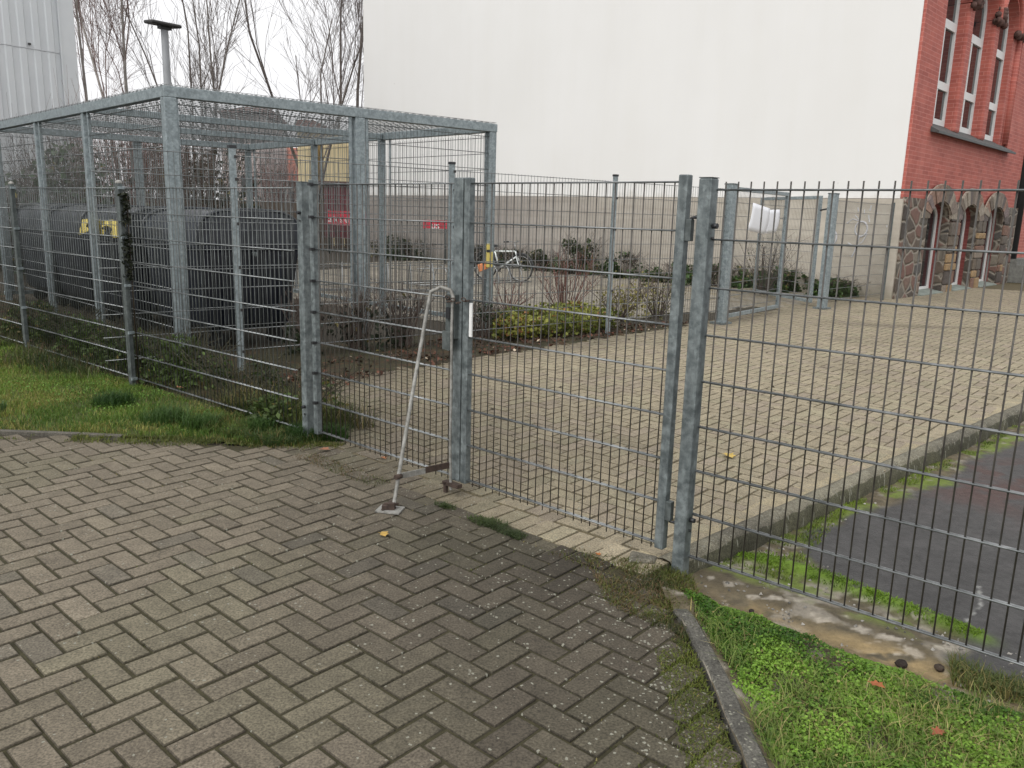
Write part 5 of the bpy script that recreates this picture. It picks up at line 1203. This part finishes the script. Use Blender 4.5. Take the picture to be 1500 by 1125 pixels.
# little stones/clods
def clod(x, y, z, s_, c, lab, nm='stone', cat='stone', grp=None, fl=.7):
    V = []; n1, n2 = 6, 9
    for i in range(n1+1):
        for j in range(n2): t = pi*i/n1; p_ = 2*pi*j/n2; k = 1+.35*(float(vnoise(i*1.3+x*9, j*1.1, 4))-.5); V.append((x+s_*k*sin(t)*cos(p_), y+s_*k*sin(t)*sin(p_), z+s_*fl*k*cos(t)))
    g = MB(); g.add(V, [(i*n2+j, (i+1)*n2+j, (i+1)*n2+(j+1) % n2, i*n2+(j+1) % n2) for i in range(n1) for j in range(n2)], c+(1,), True); return single(g, nm, M['stone'], lab, cat, grp, loc=(x, y, z))
clod(1.465, 2.71, -.05, .022, (.03, .022, .018), 'dark clod on the sand in front of the fence, left one', 'soil_clod', 'clod', 'clods on the sand')
clod(1.60, 2.70, -.055, .018, (.055, .04, .03), 'brown clod on the sand right under the fence wire', 'soil_clod', 'clod', 'clods on the sand')
clod(1.02, 3.09, -.05, .012, (.03, .02, .018), 'tiny dark clod at the edge of the green weeds', 'soil_clod', 'clod', 'clods on the sand')
g = MB(); a = .6
V = [];
for (dx, dy, z_) in [(-.09, -.05, -.1), (.08, -.07, -.1), (.1, .05, -.1), (-.07, .08, -.1), (-.08, -.04, .012), (.03, -.05, .02), (.075, .04, .0), (-.05, .07, .015)]: V.append((.63+dx, 3.47+dy, z_))
g.add(V, BOXF, (.12, .11, .085, .2)); single(g, 'concrete_lump', M['kerb'], 'broken concrete lump below the hinge side of the right gate leaf', 'concrete', loc=(.63, 3.47, 0), bevel=.012)

# ================================================================== BICYCLES AND RACK
def bike(loc, rz, label, frame='bikewhite', s=.95):
    root = empty('bicycle', loc, label, 'bicycle', None, rz, world=False); root.scale = (s, s, s)
    r = .33
    for x in (-.52, .52):
        g = MB(); path(g, [(x+r*cos(t), 0, r+r*sin(t)) for t in np.linspace(0, 2*pi, 29)[:-1]], .018, 6, closed=True); w = g.build('tyre', M['rubber'], root)
        g = MB(); path(g, [(x+(r-.03)*cos(t), 0, r+(r-.03)*sin(t)) for t in np.linspace(0, 2*pi, 29)[:-1]], .008, 5, closed=True)
        t = np.arange(14)*2*pi/14; tubes(g, np.stack([x+0*t, .02*(-1.)**np.arange(14), r+0*t], 1), np.stack([x+(r-.03)*np.cos(t), 0*t, r+(r-.03)*np.sin(t)], 1), .0015, 3); tubes(g, [(x, -.04, r)], [(x, .04, r)], .018, 8); g.build('rim', M['chrome'], w)
        g = MB(); path(g, [(x+(r+.035)*cos(t), 0, r+(r+.035)*sin(t)) for t in np.linspace(.2, 2.6, 12)], .02, 5); g.build('mudguard', M['black'], root)
    g = MB(); bb = (-.1, 0, .3); st = (-.24, 0, .72); hd = (.36, 0, .74); hl = (.4, 0, .62)
    for a, b, q in ((bb, hl, .022), (bb, st, .018), (st, hd, .018), (bb, (-.52, 0, .33), .012), (st, (-.52, 0, .33), .01), (hd, hl, .022)): tubes(g, [a], [b], q, 8)
    g.build('frame', M[frame], root)
    g = MB()
    for sy in (-1, 1): path(g, [(.41, sy*.03, .6), (.45, sy*.05, .5), (.52, sy*.05, .33)], .013, 6)
    g.build('fork', M[frame], root)
    g = MB(); tubes(g, [(.36, 0, .74)], [(.33, 0, .95)], .013, 8); path(g, [(.22, -.3, .97), (.32, -.22, .98), (.35, 0, .96), (.32, .22, .98), (.22, .3, .97)], .012, 6); hb = g.build('handlebar', M['chrome'], root)
    g = MB(); 
    for sy in (-1, 1): tubes(g, [(.3, sy*.24, .978)], [(.2, sy*.32, .968)], .02, 8)
    g.build('grips', M['black'], hb)
    g = MB(); tubes(g, [st], [(-.27, 0, .84)], .012, 8); g.build('seat_post', M['chrome'], root)
    g = MB(); V = [(-.42, -.09, .87), (-.42, .09, .87), (-.3, .07, .88), (-.12, .015, .87), (-.12, -.015, .87), (-.3, -.07, .88)]; g.add(V+[(a, b, c-.05) for a, b, c in V], [(0, 5, 4, 3, 2, 1), (6, 7, 8, 9, 10, 11)]+[(i, (i+1) % 6, (i+1) % 6+6, i+6) for i in range(6)]); g.build('saddle', M['black'], root)
    g = MB(); tubes(g, [(-.1, -.06, .3)], [(-.1, -.05, .3)], .09, 16); tubes(g, [(-.1, -.05, .3)], [(.02, -.08, .2)], .008, 6); tubes(g, [(-.1, .05, .3)], [(-.22, .08, .4)], .008, 6); g.build('crank', M['lamp'], root)
    return root
b1 = bike((-.3, 19.4, 0), R(-30), 'white framed bicycle standing before the plinth, handlebars turned to the yard')
root = empty('bicycle_rack', (-1, 18.7, 0), 'low galvanised spiral bicycle rack beside the white bicycle', 'bicycle rack')
g = MB(); rdv = np.array([-.62, -.78])
rdv = np.array([-.8, -.6])
for k in range(8):
    o_ = np.array([.0, 18.6])+rdv*k*.33; path(g, [(o_[0]+.25*math.cos(t)*.7, o_[1]-.25*math.cos(t)*.7, .02+.42*max(0, math.sin(t))) for t in np.linspace(0, pi, 10)], .012, 6)
g.build('wheel_hoop', M['chrome'], root)
g = MB()
for dd in (-.17, .17): a = np.array([.2, 18.7])+np.array([dd, -dd]); b = a+rdv*3; tubes(g, [(a[0], a[1], .06)], [(b[0], b[1], .06)], .018, 6); tubes(g, [(a[0], a[1], .4)], [(b[0], b[1], .4)], .012, 6) if dd > 0 else None
g.build('rail', M['chrome'], root)
# pale hoops inside/behind the cage
root = empty('bicycle_rack', (-3, 15.5, 0), 'second galvanised hoop rack seen through the cage mesh', 'bicycle rack')
g = MB()
for k in range(9):
    o_ = np.array([-1.2, 15.9])+np.array([-.42, -.08])*k; path(g, [(o_[0]-.22*math.cos(t)*.3, o_[1]+.3*math.cos(t), .02+.55*max(0, math.sin(t))) for t in np.linspace(0, pi, 10)], .014, 6)
g.build('wheel_hoop', M['chrome'], root)
g = MB(); bar(g, (-1., 15.9, .05), (-5, 15.1, .05), .05, .05); g.build('rail', M['chrome'], root)

# ================================================================== FAR BACKGROUND BUILDINGS
def T2(name, D, px0, px1, z0, z1, depth, m, parent, rot=0):
    x0, x1 = bx(px0, D), bx(px1, D); g = MB(); box(g, ((x0+x1)/2, D+depth/2, (z0+z1)/2), (x1-x0, depth, z1-z0)); return g.build(name, m, parent)
cream = plain('cream yellow render', (.78, .66, .4), .9, 0, .08, 1)
D = 36
h1 = empty('yellow_house', (bx(450, D), D, 0), 'cream yellow house front with rounded gable beyond the cage', 'building')
g = MB(); xa, xb = bx(474, D), bx(552, D); xc = bx(489, D); n = 12; zt = 3.5; rr_ = bx(507, D)-xc
pl = [(xa, 0), (bx(509, D), 0), (bx(509, D), 3.6)]+[(xc+(bx(509, D)-xc)*cos(t), 3.6+1.2*sin(t)) for t in np.linspace(0, pi/2, 9)]+[(xa, 4.8)]
V = [(x, D, z) for x, z in pl]+[(x, D+3, z) for x, z in pl]; n = len(pl); g.add(V, [tuple(range(n))[::-1], tuple(range(n, 2*n))]+[(i, (i+1) % n, (i+1) % n+n, i+n) for i in range(n)]); g.build('rounded_gable', cream, h1)
T2('side_wall', D, 438, 459, 0, 4.95, 4, cream, h1); T2('eaves_trim', D-.3, 436, 461, 4.95, 5.25, 4, M['roof'], h1)
T2('right_wall', D, 540, 549, 0, 4.6, 3, cream, h1); T2('dark_shutter', D-.1, 541, 547, 3.1, 3.6, .1, M['lamp'], h1)
T2('dark_rear_wall', D+3.1, 459, 552, 0, 5.2, 3, plain('dark timber', (.1, .085, .07), .9), h1)  # dark brown backing behind the cream walls
h2 = empty('maroon_shed', (bx(515, 31.5), 31.5, 0), 'maroon boarded shed wall behind the red banner', 'shed')
g = MB(); x0, x1 = bx(474, 31.5), bx(562, 31.5)
for k in range(16): w_ = (x1-x0)/16; box(g, (x0+(k+.5)*w_, 31.5+.03*(k % 2), 1.5), (w_*.93, .08, 2.0))
g.build('board_wall', M['maroon'], h2)
g = MB(); box(g, ((x0+x1)/2, 32, 2.56), (x1-x0+.3, 1.4, .1)); g.build('shed_roof', M['carved'], h2)
def textobj(name, body, size, loc, rz, m, parent, extr_=.004):
    cu = bpy.data.curves.new(name, 'FONT'); cu.body = body; cu.size = size; cu.extrude = extr_; cu.align_x = 'CENTER'; cu.align_y = 'CENTER'
    ob = bpy.data.objects.new(name, cu); COL.objects.link(ob); dg = bpy.context.evaluated_depsgraph_get(); dg.update(); me = bpy.data.meshes.new_from_object(ob.evaluated_get(dg)); bpy.data.objects.remove(ob)
    o = bpy.data.objects.new(name, me); COL.objects.link(o); me.materials.clear(); me.materials.append(m); o.rotation_euler = (pi/2, 0, rz); o.location = loc; o.parent = parent; return o
Db = 29.5
def banner(px0, px1, z0, z1, D, label):
    x0, x1 = bx(px0, D), bx(px1, D); root = empty('banner', ((x0+x1)/2, D, 0), label, 'banner', None, 0, world=True)
    g = MB(); box(g, ((x0+x1)/2, D, (z0+z1)/2), (x1-x0, .03, z1-z0)); g.build('banner_cloth', M['red'], root)
    g = MB()
    for x in (x0+.04, x1-.04): tubes(g, [(x, D+.04, 0)], [(x, D+.04, z1+.05)], .03, 8)
    g.build('banner_post', M['galvA'], root); return root, (x0+x1)/2
r1, xm = banner(478, 562, 1.02, 1.52, Db, 'long red banner with white lettering before the maroon shed')
for ch, px in (('a', 482.5), ('k', 490.5), ('s', 498.5), ('e', 506), ('s', 543)): textobj('lettering', ch, .34, (bx(px, Db)-xm, -.022, 1.22), 0, M['white'], r1)
g = MB(); xq = bx(554.5, Db)
for a, b in ((-.08, -.07), (.08, -.07), (-.08, .1), (.08, .1)): box(g, (xq+a, Db-.02, 1.25+b), (.13, .012, .14))
g.build('emblem', M['white'], r1)
D2 = 25.3; r2, xm = banner(616, 650, 1.07, 1.32, D2, 'short red sign with white letters standing in front of the plinth'); textobj('lettering', 'us', .3, (bx(633.5, D2)-xm, -.022, 1.16), 0, M['white'], r2)
# small grey house with red roof far behind
D = 60; h3 = empty('far_house', (bx(400, D), D, 0), 'far grey house with faded red roof seen through the cage', 'building')
T2('wall', D, 375, 455, 0, 3.6, 6, M['housegrey'], h3)
g = MB(); x0, x1 = bx(368, D), bx(462, D); g.add([(x0, D-.5, 3.5), (x1, D-.5, 3.5), (x1-.5, D+3.5, 6.1), (x0+.5, D+3.5, 6.1), (x0, D+7, 3.5), (x1, D+7, 3.5)], [(0, 1, 2, 3), (3, 2, 5, 4), (0, 3, 4), (1, 5, 2)]); g.build('roof', M['roof'], h3)
for px in (388, 405, 425, 440): T2('window', D-.03, px, px+6, 1.6, 2.8, .05, M['glass'], h3)
D = 50; h4 = empty('far_house', (bx(392, D), D, 0), 'pale two storey house with small windows left of the far red roof', 'building')
T2('wall', D, 330, 383, 0, 7.0, 6, plain('pale pink render', (.5, .44, .42), .9, 0, .1, 1), h4)
for px in (340, 356, 372):
    for z in (2.2, 4.8): T2('window', D-.03, px, px+6, z, z+1.2, .05, M['glass'], h4)
g = MB(); x0, x1 = bx(326, D), bx(387, D); g.add([(x0, D-.5, 7), (x1, D-.5, 7), (x1-.5, D+3.5, 7.8), (x0+.5, D+3.5, 7.8), (x0, D+7, 7), (x1, D+7, 7)], [(0, 1, 2, 3), (3, 2, 5, 4), (0, 3, 4), (1, 5, 2)]); g.build('roof', M['carved'], h4)
# low fence / wall behind the maroon area
g = MB()
for k in range(40): box(g, (-19+k*.42, 33.5, .9), (.38, .05, 1.8), col=(.12, .085, .06, 1))
single(g, 'board_fence', M['paint'], 'weathered brown board fence far behind the cage', 'fence')
# orange yellow tag at cage corner
p = CG(LF-.12, -.06); root = empty('warning_tag', (p[0], p[1], 0), 'small yellow and orange plastic tag tied to the right cage corner', 'tag')
g = MB(); box(g, (p[0]-.02, p[1]-.03, .96), (.1, .02, .2), [[cos(af), sin(af), 0], [-sin(af), cos(af), 0], [0, 0, 1]]); box(g, (p[0]-.04, p[1]-.03, 1.12), (.05, .02, .09), [[cos(af), sin(af), 0], [-sin(af), cos(af), 0], [0, 0, 1]]); tg = g.build('yellow_sheet', M['yellow'], root, bevel=.006)
g = MB(); box(g, (p[0]-.1, p[1]-.07, .87), (.14, .02, .09), [[cos(af), sin(af), .3], [-sin(af), cos(af), 0], [-.3*cos(af), -.3*sin(af), 1]]); g.build('orange_strip', M['orange'], root, bevel=.006)
g = MB(); box(g, (p[0]-.03, p[1]-.045, 1.07), (.05, .012, .035), [[cos(af), sin(af), 0], [-sin(af), cos(af), 0], [0, 0, 1]]); g.build('black_clip', M['black'], root)

# ================================================================== CAMERA / LIGHT / WORLD
pit, rol, f = .206, .0279, 1181.4
fwd = np.array([0, cos(pit), -sin(pit)]); up0 = np.array([0, sin(pit), cos(pit)]); rt = cos(rol)*np.array([1, 0, 0])+sin(rol)*up0; up = -sin(rol)*np.array([1., 0, 0])+cos(rol)*up0
from mathutils import Matrix
cam = bpy.data.cameras.new('camera'); cam.sensor_width = 36; cam.lens = 36*f/1500; cam.clip_end = 2000; cam.clip_start = .05
co = bpy.data.objects.new('camera', cam); COL.objects.link(co); S.camera = co
m = Matrix(((rt[0], up[0], -fwd[0], 0), (rt[1], up[1], -fwd[1], 0), (rt[2], up[2], -fwd[2], 1.53), (0, 0, 0, 1))); co.matrix_world = m
sl = bpy.data.lights.new('sun', 'SUN'); sl.energy = .9; sl.angle = R(35); sl.color = (1, .98, .95); so = bpy.data.objects.new('sun', sl); COL.objects.link(so)
EL_, AZ = R(48), R(215)       # azimuth measured clockwise from +Y, where the sun stands
sd_ = np.array([sin(AZ)*cos(EL_), cos(AZ)*cos(EL_), sin(EL_)])
from mathutils import Vector
so.rotation_euler = Vector(sd_).to_track_quat('Z', 'Y').to_euler()
W = bpy.data.worlds.new('World'); S.world = W; W.use_nodes = True; nt = W.node_tree; bg = nt.nodes['Background']
sk = nt.nodes.new('ShaderNodeTexSky'); sk.sky_type = 'NISHITA'; sk.sun_disc = False; sk.sun_elevation = EL_; sk.sun_rotation = AZ; sk.air_density = 1.5; sk.dust_density = 6; sk.ozone_density = 1
hsv = nt.nodes.new('ShaderNodeHueSaturation'); hsv.inputs['Saturation'].default_value = .06; nt.links.new(sk.outputs[0], hsv.inputs['Color'])
# cloud cover evens the sky out
mx = nt.nodes.new('ShaderNodeMix'); mx.data_type = 'RGBA'; mx.inputs[0].default_value = .6; mx.inputs[7].default_value = (9.5, 9.5, 9.7, 1); nt.links.new(hsv.outputs[0], mx.inputs[6])
nt.links.new(mx.outputs[2], bg.inputs[0]); bg.inputs[1].default_value = .12
S.view_settings.view_transform = 'Standard'; S.view_settings.look = 'None'; S.view_settings.exposure = .38; S.view_settings.gamma = 1
for o in list(bpy.data.objects):
    if '_w' in o: del o['_w']
